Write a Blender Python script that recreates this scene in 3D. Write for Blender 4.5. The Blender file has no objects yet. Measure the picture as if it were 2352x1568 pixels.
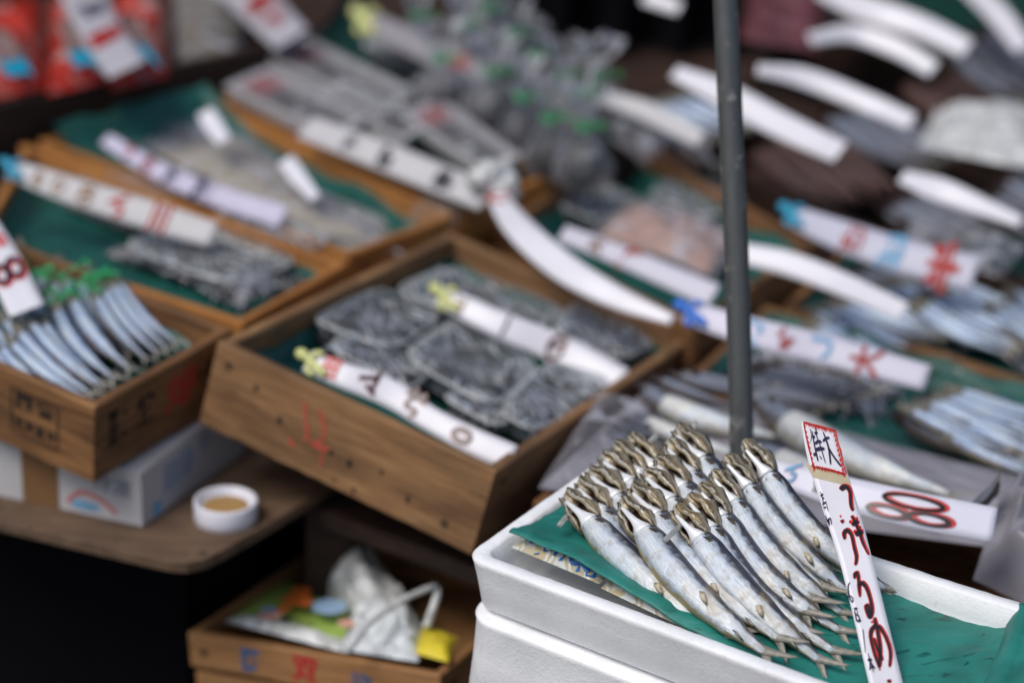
import bpy, math, random
from mathutils import Vector as V, Matrix, noise
from mathutils.geometry import tessellate_polygon
random.seed(7)
S = bpy.context.scene
col = S.collection
rad = math.radians

# ------------------------------------------------------------------ camera, sky, sun, exposure
FPX = 5553.0                         # focal length in units of a 2352 px wide picture
CL = V((0, 0, 1.6)); PITCH = rad(23); ROLL = rad(2)
fw = V((0, math.cos(PITCH), -math.sin(PITCH)))
u0 = V((0, math.sin(PITCH), math.cos(PITCH))); r0 = V((1, 0, 0))
cup = math.cos(ROLL) * u0 - math.sin(ROLL) * r0
crt = math.cos(ROLL) * r0 + math.sin(ROLL) * u0
cam = bpy.data.cameras.new('camera'); camo = bpy.data.objects.new('camera', cam); col.objects.link(camo)
M = Matrix((crt, cup, -fw)).transposed().to_4x4(); M.translation = CL
camo.matrix_world = M
cam.sensor_width = 36; cam.lens = 85; cam.clip_start = .05; cam.clip_end = 800
cam.dof.use_dof = True; cam.dof.focus_distance = 2.06; cam.dof.aperture_fstop = 2.1; cam.dof.aperture_blades = 8
S.camera = camo
W = bpy.data.worlds.new('World'); S.world = W; W.use_nodes = True
nt = W.node_tree
sky = nt.nodes.new('ShaderNodeTexSky'); sky.sky_type = 'NISHITA'; sky.sun_disc = False
SUN_EL, SUN_ROT = rad(56), rad(228)
sky.sun_elevation = SUN_EL; sky.sun_rotation = SUN_ROT; sky.air_density = 1.0; sky.dust_density = 3.0; sky.ozone_density = 1.0
nt.links.new(sky.outputs[0], nt.nodes['Background'].inputs[0]); nt.nodes['Background'].inputs[1].default_value = .095
sun = bpy.data.lights.new('sun', 'SUN'); sun.energy = 1.5; sun.angle = rad(28); sun.color = (1, .97, .93)
suno = bpy.data.objects.new('sun', sun); col.objects.link(suno)
sd = V((math.sin(SUN_ROT) * math.cos(SUN_EL), math.cos(SUN_ROT) * math.cos(SUN_EL), math.sin(SUN_EL)))
suno.rotation_euler = sd.to_track_quat('Z', 'Y').to_euler(); suno.location = (0, 0, 5)
S.view_settings.view_transform = 'Standard'; S.view_settings.look = 'None'
S.view_settings.exposure = 0.22; S.view_settings.gamma = 1
S.cycles.use_denoising = True
S.cycles.max_bounces = 8; S.cycles.transparent_max_bounces = 12

# ------------------------------------------------------------------ geometry helpers
def ray(u, v): return fw + crt * ((u - 1176) / FPX) - cup * ((v - 784) / FPX)
def P(u, v, z):                      # point at height z
    r = ray(u, v); return CL + r * ((z - CL.z) / r.z)
def PD(u, v, d): return CL + ray(u, v) * d
def lerp(a, b, t): return a + (b - a) * t
def cat(pts, t):                     # catmull-rom through list, t in 0..1
    n = len(pts) - 1
    if n == 1: return lerp(pts[0], pts[1], t)
    x = min(max(t, 0), 1) * n; i = min(int(x), n - 1); f = x - i
    p1, p2 = pts[i], pts[i + 1]
    p0 = pts[i - 1] if i > 0 else p1 * 2 - p2
    p3 = pts[i + 2] if i < n - 1 else p2 * 2 - p1
    return .5 * ((2 * p1) + (p2 - p0) * f + (2 * p0 - 5 * p1 + 4 * p2 - p3) * f * f + (3 * p1 - p0 - 3 * p2 + p3) * f ** 3)
class Frame:
    def __init__(s, c, down=None):
        s.c = [V(x) for x in c]; s.o = s.c[0]
        s.ex = (s.c[1] - s.c[0]).normalized(); ey = (s.c[3] - s.c[0])
        s.n = s.ex.cross(ey).normalized(); s.ey = s.n.cross(s.ex)
        s.down = V(down) if down else None
    def P(s, u, v, h=0):
        r = ray(u, v); o = s.o + s.n * h
        return CL + r * ((o - CL).dot(s.n) / r.dot(s.n))
    def L(s, x, y, h=0): return s.o + s.ex * x + s.ey * y + s.n * h
    def q(s, a, b, h=0):
        c = s.c; return lerp(lerp(c[0], c[1], a), lerp(c[3], c[2], a), b) + s.n * h

def tag(o, label=None, cat_=None, group=None, kind=None):
    if label: o['label'] = label
    if cat_: o['category'] = cat_
    if group: o['group'] = group
    if kind: o['kind'] = kind
    return o
def empty(name, loc, label, cat_, group=None):
    o = bpy.data.objects.new(name, None); col.objects.link(o); o.location = loc; o.empty_display_size = .02
    return tag(o, label, cat_, group)
def mesh(name, vs, fs, mats, root=None, smooth=True, uv=None, mi=None, M=None, bevel=0):
    """vs in world coordinates (or in local ones of M)"""
    me = bpy.data.meshes.new(name); off = V((0, 0, 0))
    if M is None:
        if root is not None:
            r = root
            while r is not None: off = off + r.location; r = r.parent
        else:
            off = V(vs[0])
    me.from_pydata([tuple(V(v) - off) for v in vs], [], fs)
    me.validate(); me.update()
    for m in (mats if isinstance(mats, (list, tuple)) else [mats]): me.materials.append(m)
    if mi:
        for p, i in zip(me.polygons, mi): p.material_index = i
    if uv:
        l = me.uv_layers.new(name='UVMap')
        for lp in me.loops: l.data[lp.index].uv = uv[lp.vertex_index]
    if smooth: me.shade_smooth()
    o = bpy.data.objects.new(name, me); col.objects.link(o)
    if M is not None: o.matrix_basis = M if root is None else Matrix.Translation(-root.location) @ M
    elif root is None: o.location = off
    if root is not None: o.parent = root
    return o
class MB:
    def __init__(s): s.v = []; s.f = []; s.mi = []; s.uv = []
    def add(s, vs, fs, mi=0, uv=None):
        n = len(s.v); s.v += list(vs); s.f += [tuple(i + n for i in f) for f in fs]; s.mi += [mi] * len(fs)
        s.uv += uv if uv else [(0, 0)] * len(vs)
    def loft(s, rings, mi=0, closed=True, caps=True, uvs=None):
        n = len(s.v); k = len(rings[0]); vs = [p for r in rings for p in r]; fs = []
        for i in range(len(rings) - 1):
            for j in range(k if closed else k - 1):
                a = i * k + j; b = i * k + (j + 1) % k
                fs.append((a, b, b + k, a + k))
        if caps and closed:
            fs.append(tuple(range(k))[::-1]); fs.append(tuple(range((len(rings) - 1) * k, len(rings) * k)))
        s.add(vs, fs, mi, uvs)
    def tube(s, pts, r, k=8, mi=0):
        rings = []
        for i, p in enumerate(pts):
            t = (pts[min(i + 1, len(pts) - 1)] - pts[max(i - 1, 0)]).normalized()
            a = t.orthogonal().normalized() if i == 0 else (a - t * a.dot(t)).normalized()
            b = t.cross(a); rr = r[i] if isinstance(r, (list, tuple)) else r
            rings.append([p + (a * math.cos(2 * math.pi * j / k) + b * math.sin(2 * math.pi * j / k)) * rr for j in range(k)])
        s.loft(rings, mi)
    def grid(s, f, nu, nv, mi=0):
        vs = [f(i / nu, j / nv) for j in range(nv + 1) for i in range(nu + 1)]
        uv = [(i / nu, j / nv) for j in range(nv + 1) for i in range(nu + 1)]
        s.add(vs, [(j * (nu + 1) + i, j * (nu + 1) + i + 1, (j + 1) * (nu + 1) + i + 1, (j + 1) * (nu + 1) + i) for j in range(nv) for i in range(nu)], mi, uv)
    def build(s, name, mats, root=None, smooth=True, M=None):
        return mesh(name, s.v, s.f, mats, root, smooth, s.uv, s.mi, M)
def solid(o, t, off=-1):
    m = o.modifiers.new('thick', 'SOLIDIFY'); m.thickness = t; m.offset = off; return o
def subd(o, n=1):
    m = o.modifiers.new('sub', 'SUBSURF'); m.levels = n; m.render_levels = n; return o
def nz(p, sc, seed=0): return noise.noise(V(p) * sc + V((seed * 7.3, seed * 3.1, seed * 1.7)))

# ------------------------------------------------------------------ materials
def mat(name): 
    m = bpy.data.materials.new(name); m.use_nodes = True
    return m, m.node_tree.nodes, m.node_tree.links, m.node_tree.nodes['Principled BSDF']
def ramp(N, stops):
    r = N.new('ShaderNodeValToRGB'); e = r.color_ramp.elements
    while len(e) < len(stops): e.new(.5)
    for x, (p, c) in zip(e, stops): x.position = p; x.color = (*c, 1)
    return r
def coords(N, L, sc, kind='Object'):
    t = N.new('ShaderNodeTexCoord'); mp = N.new('ShaderNodeMapping'); mp.inputs['Scale'].default_value = sc
    L.new(t.outputs[kind], mp.inputs[0]); return mp.outputs[0]
def noi(N, L, vec, sc, det=4, dist=0):
    n = N.new('ShaderNodeTexNoise'); n.inputs['Scale'].default_value = sc; n.inputs['Detail'].default_value = det; n.inputs['Distortion'].default_value = dist
    L.new(vec, n.inputs['Vector']); return n.outputs['Fac']
def bump(N, L, h, b, st=.3, d=.002):
    n = N.new('ShaderNodeBump'); n.inputs['Strength'].default_value = st; n.inputs['Distance'].default_value = d
    L.new(h, n.inputs['Height']); L.new(n.outputs[0], b.inputs['Normal'])
def mix(N, L, fac, a, b, mode='MIX'):
    n = N.new('ShaderNodeMix'); n.data_type = 'RGBA'; n.blend_type = mode
    for i, x in ((0, fac), (6, a), (7, b)):
        if isinstance(x, (int, float)): n.inputs[i].default_value = x
        elif isinstance(x, tuple): n.inputs[i].default_value = (*x, 1)
        else: L.new(x, n.inputs[i])
    return n.outputs[2]
def mathn(N, L, op, a, b=None, clamp=False):
    n = N.new('ShaderNodeMath'); n.operation = op; n.use_clamp = clamp
    for i, x in enumerate((a, b)):
        if x is None: continue
        if isinstance(x, (int, float)): n.inputs[i].default_value = x
        else: L.new(x, n.inputs[i])
    return n.outputs[0]
def wood(name, dark, mid, light, grime=.6):
    m, N, L, b = mat(name)
    g = noi(N, L, coords(N, L, (3, 40, 40)), 4, 6, .6)
    big = noi(N, L, coords(N, L, (5, 9, 14)), 1.6, 5, .3)
    r = ramp(N, [(.25, dark), (.5, mid), (.75, light)]); L.new(g, r.inputs[0])
    gr = ramp(N, [(.33, (0, 0, 0)), (.62, (1, 1, 1))]); L.new(big, gr.inputs[0])
    c = mix(N, L, mathn(N, L, 'MULTIPLY', mathn(N, L, 'SUBTRACT', 1, gr.outputs[0]), grime), r.outputs[0], tuple(x * .35 for x in dark))
    sp = N.new('ShaderNodeTexVoronoi'); sp.inputs['Scale'].default_value = 26; L.new(coords(N, L, (1, 1, 1)), sp.inputs['Vector'])
    sr = ramp(N, [(.10, (1, 1, 1)), (.17, (0, 0, 0))]); L.new(sp.outputs['Distance'], sr.inputs[0])
    sp2 = mathn(N, L, 'MULTIPLY', sr.outputs[0], mathn(N, L, 'GREATER_THAN', noi(N, L, coords(N, L, (1, 1, 1)), 11, 1), .54))
    c = mix(N, L, mathn(N, L, 'MULTIPLY', sp2, .8), c, (.012, .008, .006))
    L.new(c, b.inputs['Base Color']); b.inputs['Roughness'].default_value = .75
    bump(N, L, g, b, .35, .002); return m
M_wood = wood('aged_wood', (.09, .036, .011), (.23, .105, .036), (.37, .185, .068), .5)
M_woodB = wood('raw_wood', (.15, .075, .03), (.30, .165, .075), (.42, .26, .13), .3)
M_woodO = wood('orange_wood', (.22, .080, .016), (.42, .170, .036), (.55, .25, .065), .3)
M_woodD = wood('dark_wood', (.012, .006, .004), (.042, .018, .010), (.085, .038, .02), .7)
def plain(name, c, rough=.5, sc=30, var=.15, metal=0, spec=.5, sss=0, bst=.1):
    m, N, L, b = mat(name)
    n = noi(N, L, coords(N, L, (1, 1, 1)), sc, 4)
    L.new(mix(N, L, n, tuple(x * (1 - var) for x in c), tuple(min(1, x * (1 + var)) for x in c)), b.inputs['Base Color'])
    b.inputs['Roughness'].default_value = rough; b.inputs['Metallic'].default_value = metal
    b.inputs['Specular IOR Level'].default_value = spec
    if sss: b.inputs['Subsurface Weight'].default_value = sss; b.inputs['Subsurface Radius'].default_value = (.01, .01, .01)
    if bst: bump(N, L, n, b, bst, .001)
    return m
def foam_mat():
    m, N, L, b = mat('foam_plastic')
    v = N.new('ShaderNodeTexVoronoi'); v.inputs['Scale'].default_value = 330; L.new(coords(N, L, (1, 1, 1)), v.inputs['Vector'])
    n = noi(N, L, coords(N, L, (1, 1, 1)), 14, 5)
    n2 = noi(N, L, coords(N, L, (3, 3, 1)), 60, 5)
    r = ramp(N, [(.3, (.78, .79, .80)), (.6, (.90, .91, .92))]); L.new(n, r.inputs[0])
    sm = ramp(N, [(.66, (0, 0, 0)), (.74, (1, 1, 1))]); L.new(n2, sm.inputs[0])
    c = mix(N, L, mathn(N, L, 'MULTIPLY', sm.outputs[0], .25), r.outputs[0], (.45, .42, .36))
    L.new(c, b.inputs['Base Color']); b.inputs['Roughness'].default_value = .42
    b.inputs['Subsurface Weight'].default_value = .15; b.inputs['Subsurface Radius'].default_value = (.01, .01, .01)
    nb = noi(N, L, coords(N, L, (1, 1, 1)), 26, 4)
    h = mathn(N, L, 'ADD', mathn(N, L, 'MULTIPLY', v.outputs['Distance'], .6), mathn(N, L, 'ADD', n2, mathn(N, L, 'MULTIPLY', nb, 3)))
    bump(N, L, h, b, .3, .0012); return m
M_foam = foam_mat()
def sheet_mat(nm='teal_sheet', k=1.0):
    m, N, L, b = mat(nm)
    n = noi(N, L, coords(N, L, (1, 1, 1)), 16, 6, .8)
    w = noi(N, L, coords(N, L, (14, 34, 20)), 2.2, 6, 1.2)
    r = ramp(N, [(.3, (.008 * k, .105 * k, .085 * k)), (.6, (.014 * k, .175 * k, .145 * k))]); L.new(n, r.inputs[0])
    wr = ramp(N, [(.60, (0, 0, 0)), (.66, (1, 1, 1))]); L.new(w, wr.inputs[0])
    tc = N.new('ShaderNodeTexCoord'); sx_ = N.new('ShaderNodeSeparateXYZ'); L.new(tc.outputs['Object'], sx_.inputs[0])
    mk = N.new('ShaderNodeMapRange'); mk.inputs[1].default_value = .10; mk.inputs[2].default_value = .22; L.new(sx_.outputs[0], mk.inputs[0])
    wet = mathn(N, L, 'MULTIPLY', mathn(N, L, 'MULTIPLY', wr.outputs[0], .75), mk.outputs[0])
    L.new(mix(N, L, wet, r.outputs[0], (.003, .05, .038)), b.inputs['Base Color'])
    rr = N.new('ShaderNodeMapRange'); rr.inputs[3].default_value = .55; rr.inputs[4].default_value = .15; L.new(wet, rr.inputs[0]); L.new(rr.outputs[0], b.inputs['Roughness'])
    bump(N, L, mathn(N, L, 'ADD', w, mathn(N, L, 'MULTIPLY', n, .5)), b, .5, .003); return m
M_sheet = sheet_mat(k=1.2); M_sheetDeepShade = sheet_mat('deep_shade_teal_sheet', .25); M_sheetShade = sheet_mat('shaded_teal_sheet', .55)  # same teal sheet; the crate liner copies have shade darkened into their colour
M_white = plain('tag_white', (.72, .71, .76), .35, 14, .16)
M_white2 = plain('tag_paper', (.52, .51, .52), .5, 25, .08)
M_black = plain('marker_black', (.008, .007, .012), .3, 40, .1, bst=0)
M_navy = plain('marker_navy', (.012, .008, .05), .4, 40, .1, bst=0)
M_red = plain('marker_red', (.55, .018, .012), .4, 300, .5, bst=0)
M_darkred = plain('stamp_red', (.42, .03, .018), .8, 200, .5, bst=0)
M_inkb = plain('stamp_black', (.010, .007, .006), .8, 200, .5, bst=0)
M_inkblue = plain('stamp_blue', (.03, .10, .24), .8, 200, .4, bst=0)
M_inkpale = plain('print_blue', (.16, .38, .60), .8, 100, .3, bst=0)
M_cyan = plain('clip_cyan', (.01, .30, .48), .35, 20, .1)
M_blue = plain('clip_blue', (.02, .16, .62), .35, 20, .1)
M_yellow = plain('clip_yellow', (.62, .64, .25), .4, 20, .1)
M_pole = None
def pole_mat():
    m, N, L, b = mat('grey_metal')
    n = noi(N, L, coords(N, L, (1, 1, 1)), 45, 6); n2 = noi(N, L, coords(N, L, (90, 90, 5)), 2, 5)
    r = ramp(N, [(.60, (.15, .155, .155)), (.72, (.50, .48, .44))]); L.new(n, r.inputs[0])
    L.new(mix(N, L, mathn(N, L, 'MULTIPLY', n2, .6), r.outputs[0], (.06, .062, .064)), b.inputs['Base Color'])
    b.inputs['Roughness'].default_value = .38; b.inputs['Metallic'].default_value = .5; bump(N, L, n, b, .2); return m
M_pole = pole_mat()
def fish_mat(name, belly, flank, back, stain, st=.5, metal=.35, scale=1.0):
    m, N, L, b = mat(name)
    uv = N.new('ShaderNodeUVMap'); sep = N.new('ShaderNodeSeparateXYZ'); L.new(uv.outputs[0], sep.inputs[0])
    oc = coords(N, L, (1, 1, 1))
    uvm = N.new('ShaderNodeMapping'); uvm.inputs['Scale'].default_value = (26, 7, 1); L.new(uv.outputs[0], uvm.inputs[0])
    n1 = noi(N, L, uvm.outputs[0], 1.0, 5, .4)
    y = mathn(N, L, 'ADD', sep.outputs[1], mathn(N, L, 'MULTIPLY', mathn(N, L, 'SUBTRACT', n1, .5), .34))
    r = ramp(N, [(.05, stain), (.14, flank), (.30, belly), (.60, belly), (.74, flank), (.86, back)]); L.new(y, r.inputs[0])
    n2 = noi(N, L, oc, 55 * scale, 5, .8)
    sr = ramp(N, [(.52, (0, 0, 0)), (.66, (1, 1, 1))])
    along = N.new('ShaderNodeMapRange'); along.inputs[1].default_value = .15; along.inputs[2].default_value = .95; along.inputs[3].default_value = -.03; along.inputs[4].default_value = .10; L.new(sep.outputs[0], along.inputs[0])
    L.new(mathn(N, L, 'ADD', n2, along.outputs[0]), sr.inputs[0])
    c = mix(N, L, mathn(N, L, 'MULTIPLY', sr.outputs[0], st), r.outputs[0], stain)
    hue = noi(N, L, oc, 24 * scale, 3)
    hr = ramp(N, [(.4, (.84, .91, 1.0)), (.6, (1.0, .98, .93))]); L.new(hue, hr.inputs[0])
    c = mix(N, L, 1.0, c, hr.outputs[0], 'MULTIPLY')
    vm = N.new('ShaderNodeMapping'); vm.inputs['Scale'].default_value = (60, 16, 1); L.new(uv.outputs[0], vm.inputs[0])
    vo = N.new('ShaderNodeTexVoronoi'); vo.inputs['Scale'].default_value = 1.0; L.new(vm.outputs[0], vo.inputs['Vector'])
    st3 = N.new('ShaderNodeMapping'); st3.inputs['Scale'].default_value = (9, 70, 1); L.new(uv.outputs[0], st3.inputs[0])
    n3 = noi(N, L, st3.outputs[0], 1, 4, 1.5)
    c = mix(N, L, mathn(N, L, 'MULTIPLY', mathn(N, L, 'SUBTRACT', n3, .42, True), 1.6, True), c, tuple(x * .5 for x in flank))
    L.new(c, b.inputs['Base Color']); b.inputs['Metallic'].default_value = metal
    rn = N.new('ShaderNodeMapRange'); rn.inputs[3].default_value = .22; rn.inputs[4].default_value = .5; L.new(n2, rn.inputs[0]); L.new(rn.outputs[0], b.inputs['Roughness'])
    h = mathn(N, L, 'ADD', mathn(N, L, 'MULTIPLY', vo.outputs['Distance'], .7), mathn(N, L, 'MULTIPLY', n3, 1.2))
    bump(N, L, h, b, .55, .0012); return m
M_fish = fish_mat('herring_skin', (.99, .99, .98), (.58, .62, .67), (.035, .034, .055), (.42, .30, .11), .40, .32)
M_sard = fish_mat('sardine_skin', (.76, .87, 1.0), (.22, .34, .60), (.012, .018, .04), (.36, .27, .14), .3, .55)
M_mack = fish_mat('large_fish_skin', (.92, .92, .88), (.62, .64, .66), (.03, .04, .06), (.35, .33, .28), .2, .25, .4)
M_brnf = fish_mat('brown_fish_skin', (.16, .09, .07), (.10, .055, .05), (.02, .012, .014), (.10, .05, .04), .5, .1)
M_rayf = fish_mat('dark_fish_skin', (.30, .32, .38), (.08, .085, .11), (.02, .022, .03), (.12, .09, .07), .4, .3)
def hood_mat():
    m, N, L, b = mat('fish_head_skin')
    uv = N.new('ShaderNodeUVMap'); sep = N.new('ShaderNodeSeparateXYZ'); L.new(uv.outputs[0], sep.inputs[0])
    n = noi(N, L, coords(N, L, (1, 1, 1)), 150, 5, 1.2); n2 = noi(N, L, coords(N, L, (1, 1, 1)), 60, 3)
    y = mathn(N, L, 'ADD', sep.outputs[1], mathn(N, L, 'MULTIPLY', mathn(N, L, 'SUBTRACT', n, .5), .55))
    r = ramp(N, [(.02, (.06, .035, .02)), (.12, (.28, .21, .10)), (.30, (.50, .49, .44)), (.42, (.035, .024, .015)), (.60, (.20, .15, .08)), (.80, (.40, .36, .28)), (.97, (.07, .05, .035))]); L.new(y, r.inputs[0])
    yr = ramp(N, [(.55, (0, 0, 0)), (.7, (1, 1, 1))]); L.new(n2, yr.inputs[0])
    L.new(mix(N, L, mathn(N, L, 'MULTIPLY', yr.outputs[0], .38), r.outputs[0], (.36, .25, .09)), b.inputs['Base Color'])
    b.inputs['Roughness'].default_value = .3; b.inputs['Metallic'].default_value = .15; bump(N, L, n, b, .7, .0012); return m
M_hood = hood_mat()
M_gill = plain('gill_dark', (.020, .008, .006), .3, 90, .6)
M_jaw = plain('jaw_silver', (.92, .95, .96), .3, 130, .28, .2)
M_fin = plain('fin_brown', (.075, .055, .035), .45, 220, .9)
M_finb = plain('belly_fin_skin', (.50, .42, .30), .4, 260, .8)
M_finl = plain('tail_grey', (.27, .25, .21), .4, 220, .7)
def clear(name, tint=(.96, .98, .98), base=.07, diff=(.6, .62, .64), rough=.12, crk=.5):
    m, N, L, b = mat(name)
    t = N.new('ShaderNodeBsdfTransparent'); t.inputs[0].default_value = (*tint, 1)
    b.inputs['Base Color'].default_value = (*diff, 1); b.inputs['Roughness'].default_value = rough; b.inputs['Specular IOR Level'].default_value = .9
    n = noi(N, L, coords(N, L, (1, 1, 1)), 26, 5, 1.6); bump(N, L, n, b, .8, .006)
    fr = N.new('ShaderNodeFresnel'); fr.inputs[0].default_value = 1.4
    f = mathn(N, L, 'ADD', mathn(N, L, 'MULTIPLY', fr.outputs[0], .55), base - .02, True)
    n2 = noi(N, L, coords(N, L, (1, 1, 1)), 40, 4, .4)
    f = mathn(N, L, 'ADD', f, mathn(N, L, 'MULTIPLY', mathn(N, L, 'SUBTRACT', n2, .52, True), crk * 4), True)
    mx = N.new('ShaderNodeMixShader'); L.new(f, mx.inputs[0]); L.new(t.outputs[0], mx.inputs[1]); L.new(b.outputs[0], mx.inputs[2])
    L.new(mx.outputs[0], N['Material Output'].inputs[0]); return m
M_clear = clear('clear_plastic', base=.05, diff=(.7, .72, .75), crk=.22)
M_bag = clear('bag_plastic', (.95, .96, .96), .14, (.6, .6, .66), .2, .8)
M_milky = clear('milky_plastic', (.9, .9, .9), .62, (.78, .80, .80), .3, .8)
M_straw = clear('straw_plastic', (.95, .95, .95), .35, (.65, .65, .62), .2, .2)
M_ground = plain('asphalt', (.028, .028, .030), .85, 60, .4)
M_shade = plain('shade_black', (.0025, .0025, .004), .9, 40, .4, spec=.1)  # near black for the added sheets and box that stand in for shade
M_card = plain('cardboard_white', (.47, .46, .47), .7, 20, .12)
M_tape = plain('brown_tape', (.20, .105, .045), .35, 20, .15)
M_board = wood('table_board', (.08, .045, .025), (.14, .085, .05), (.21, .135, .085), .55)
M_pot = plain('pot_white', (.80, .80, .88), .35, 20, .03)
M_paste = plain('pot_inside', (.42, .25, .09), .5, 50, .15)
M_redbag, N_, L_, b_ = mat('red_plastic')
r_ = ramp(N_, [(.35, (.22, .012, .008)), (.5, (.55, .04, .02)), (.58, (.30, .05, .04)), (.68, (.46, .36, .34))]); L_.new(noi(N_, L_, coords(N_, L_, (1, 1, 1)), 22, 4, .8), r_.inputs[0]); L_.new(r_.outputs[0], b_.inputs['Base Color']); b_.inputs['Roughness'].default_value = .25
bump(N_, L_, noi(N_, L_, coords(N_, L_, (1, 1, 1)), 30, 4, 1), b_, .8, .01)
M_green = plain('green_net', (.04, .40, .14), .4, 60, .3)
M_greend = plain('tie_green', (.03, .30, .10), .4, 60, .3)
M_packd = plain('dried_mass', (.085, .09, .10), .35, 170, .9)
M_beige = plain('whitebait', (.40, .35, .27), .5, 160, .5)
M_pink = plain('shrimp', (.50, .30, .23), .5, 70, .4)
M_tray = plain('tray_dark', (.025, .022, .022), .35, 20, .2)
M_traylid = clear('tray_lid', (.95, .96, .97), .12, (.6, .6, .64), .12, .8)
M_clothr = plain('tray_red', (.30, .012, .010), .5, 40, .3)
M_olive = plain('seaweed', (.13, .10, .04), .5, 40, .6)
M_ltgreen = plain('print_green', (.40, .58, .12), .5, 30, .15)
M_orange = plain('print_orange', (.75, .17, .03), .5, 30, .15)
M_ltblue = plain('print_lightblue', (.35, .52, .75), .5, 30, .15)
M_yel = plain('print_yellow', (.72, .58, .04), .45, 30, .15)

# ------------------------------------------------------------------ writing
_gl = {}
def glyph(ch, off=0.0):
    k = (ch, off)
    if k not in _gl:
        c = bpy.data.curves.new('glyph', 'FONT'); c.body = ch; c.size = 1; c.offset = off; c.resolution_u = 3; c.fill_mode = 'FRONT'
        o = bpy.data.objects.new('glyph', c); col.objects.link(o); bpy.context.view_layer.update()
        me = bpy.data.meshes.new_from_object(o.evaluated_get(bpy.context.evaluated_depsgraph_get()))
        vs = [v.co.copy() for v in me.vertices]; fs = [tuple(p.vertices) for p in me.polygons]
        x = [v.x for v in vs] or [0]; y = [v.y for v in vs] or [0]
        cx, cy = (min(x) + max(x)) / 2, (min(y) + max(y)) / 2
        _gl[k] = ([(v.x - cx, v.y - cy) for v in vs], fs)
        bpy.data.objects.remove(o); bpy.data.curves.remove(c); bpy.data.meshes.remove(me)
    return _gl[k]
def ribbon(pts, ws, n=None, h=0):
    """2-D stroke -> (verts, faces)"""
    pts = [V((p[0], p[1], 0)) for p in pts]; n = n or max(6, 6 * (len(pts) - 1)); vs = []; fs = []
    for i in range(n + 1):
        t = i / n; p = cat(pts, t); d = cat(pts, min(1, t + .02)) - cat(pts, max(0, t - .02))
        d = d.normalized() if d.length > 1e-9 else V((1, 0, 0)); nn = V((-d.y, d.x, 0))
        w = cat([V((w_, 0, 0)) for w_ in ws], t).x / 2 if len(ws) > 1 else ws[0] / 2
        if i in (0, n): w *= .55
        vs += [(p + nn * w), (p - nn * w)]
    for i in range(n): fs.append((2 * i, 2 * i + 1, 2 * i + 3, 2 * i + 2))
    return vs, fs

# ------------------------------------------------------------------ ground and far dark backdrop
tag(mesh('ground', [(-200, -200, 0), (200, -200, 0), (200, 300, 0), (-200, 300, 0)], [(0, 1, 2, 3)], M_ground, smooth=False), kind='structure')

# ------------------------------------------------------------------ wooden crates
def board(root, name, a, b, down, inw, t, m, seed=0, chip=.0015):
    X = (b - a); L = X.length; X = X.normalized(); Z = -down; H = Z.length; Z = (Z - X * Z.dot(X)).normalized()
    Y = Z.cross(X)
    if Y.dot(inw) < 0: 
        a, b = b, a; X = -X; Y = Z.cross(X)
    n = max(8, int(L / .012)); c = .0016; rings = []
    for i in range(n + 1):
        x = L * i / n
        zt = -.0006 * nz((x * 60, seed, 0), 1) ; zb = -H + chip * 1.2 * nz((x * 45, seed, 5), 1) + chip * 2.5 * max(0, nz((x * 90, seed, 9), 1) - .25)
        yy = .0006 * nz((x * 12, seed, 2), 1)
        sec = [(c, zt), (t - c, zt), (t, zt - c), (t, zb + c), (t - c, zb), (c, zb), (0, zb + c), (0, zb * .5), (0, zt - c)]
        rings.append([V((x, y_ + yy, z_)) for y_, z_ in sec])
    mb = MB(); mb.loft(rings)
    M_ = Matrix((X, Y, Z)).transposed().to_4x4(); M_.translation = a
    o = mb.build(name, m, root, smooth=False, M=M_)
    o['len'] = L
    return o
def crate(corners, down, label, m, t=.011, group='wooden crates on the stall', name='wooden_crate', seed=0, floor=True, cat_='crate'):
    c = [V(x) for x in corners]; down = V(down)
    fr = Frame(c, down); cen = (c[0] + c[2]) / 2
    root = empty(name, cen + down, label, cat_, group)
    bs = []
    for i in range(4):
        a, b = c[i], c[(i + 1) % 4]; mid = (a + b) / 2; inw = cen - mid
        e = (b - a).normalized()
        if i % 2: a, b = a + e * (t + .0006), b - e * (t + .0006)
        d = down * (1 if i % 2 == 0 else .985)
        bs.append(board(root, 'side_board', a, b, d, inw, t, m, seed * 10 + i))
    if floor:
        k = .004
        q = [lerp(x, cen, .02) + down * .9 for x in c]; q2 = [x - fr.n * k for x in q]
        mesh('base_board', q + q2, [(0, 1, 2, 3), (7, 6, 5, 4), (0, 4, 5, 1), (1, 5, 6, 2), (2, 6, 7, 3), (3, 7, 4, 0)], m, root, smooth=False)
    return fr, root, bs
def decal(bd, name, items, m):
    """items: list of (char, x, z, size, offset, squeeze) on a board's outer face, local coordinates"""
    mb = MB()
    for it in items:
        if it[0] == 'S':
            vs, fs = ribbon(it[1], it[2]); mb.add([V((p.x, -.0007, p.y)) for p in vs], fs)
        else:
            ch, x, z, s, off, sq = it
            g, fs = glyph(ch, off); mb.add([V((x + p[0] * s * sq, -.0007, z + p[1] * s)) for p in g], fs)
    o = mb.build(name, m, bd, smooth=False, M=Matrix.Identity(4)); o.matrix_basis = Matrix.Identity(4); return o
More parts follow.
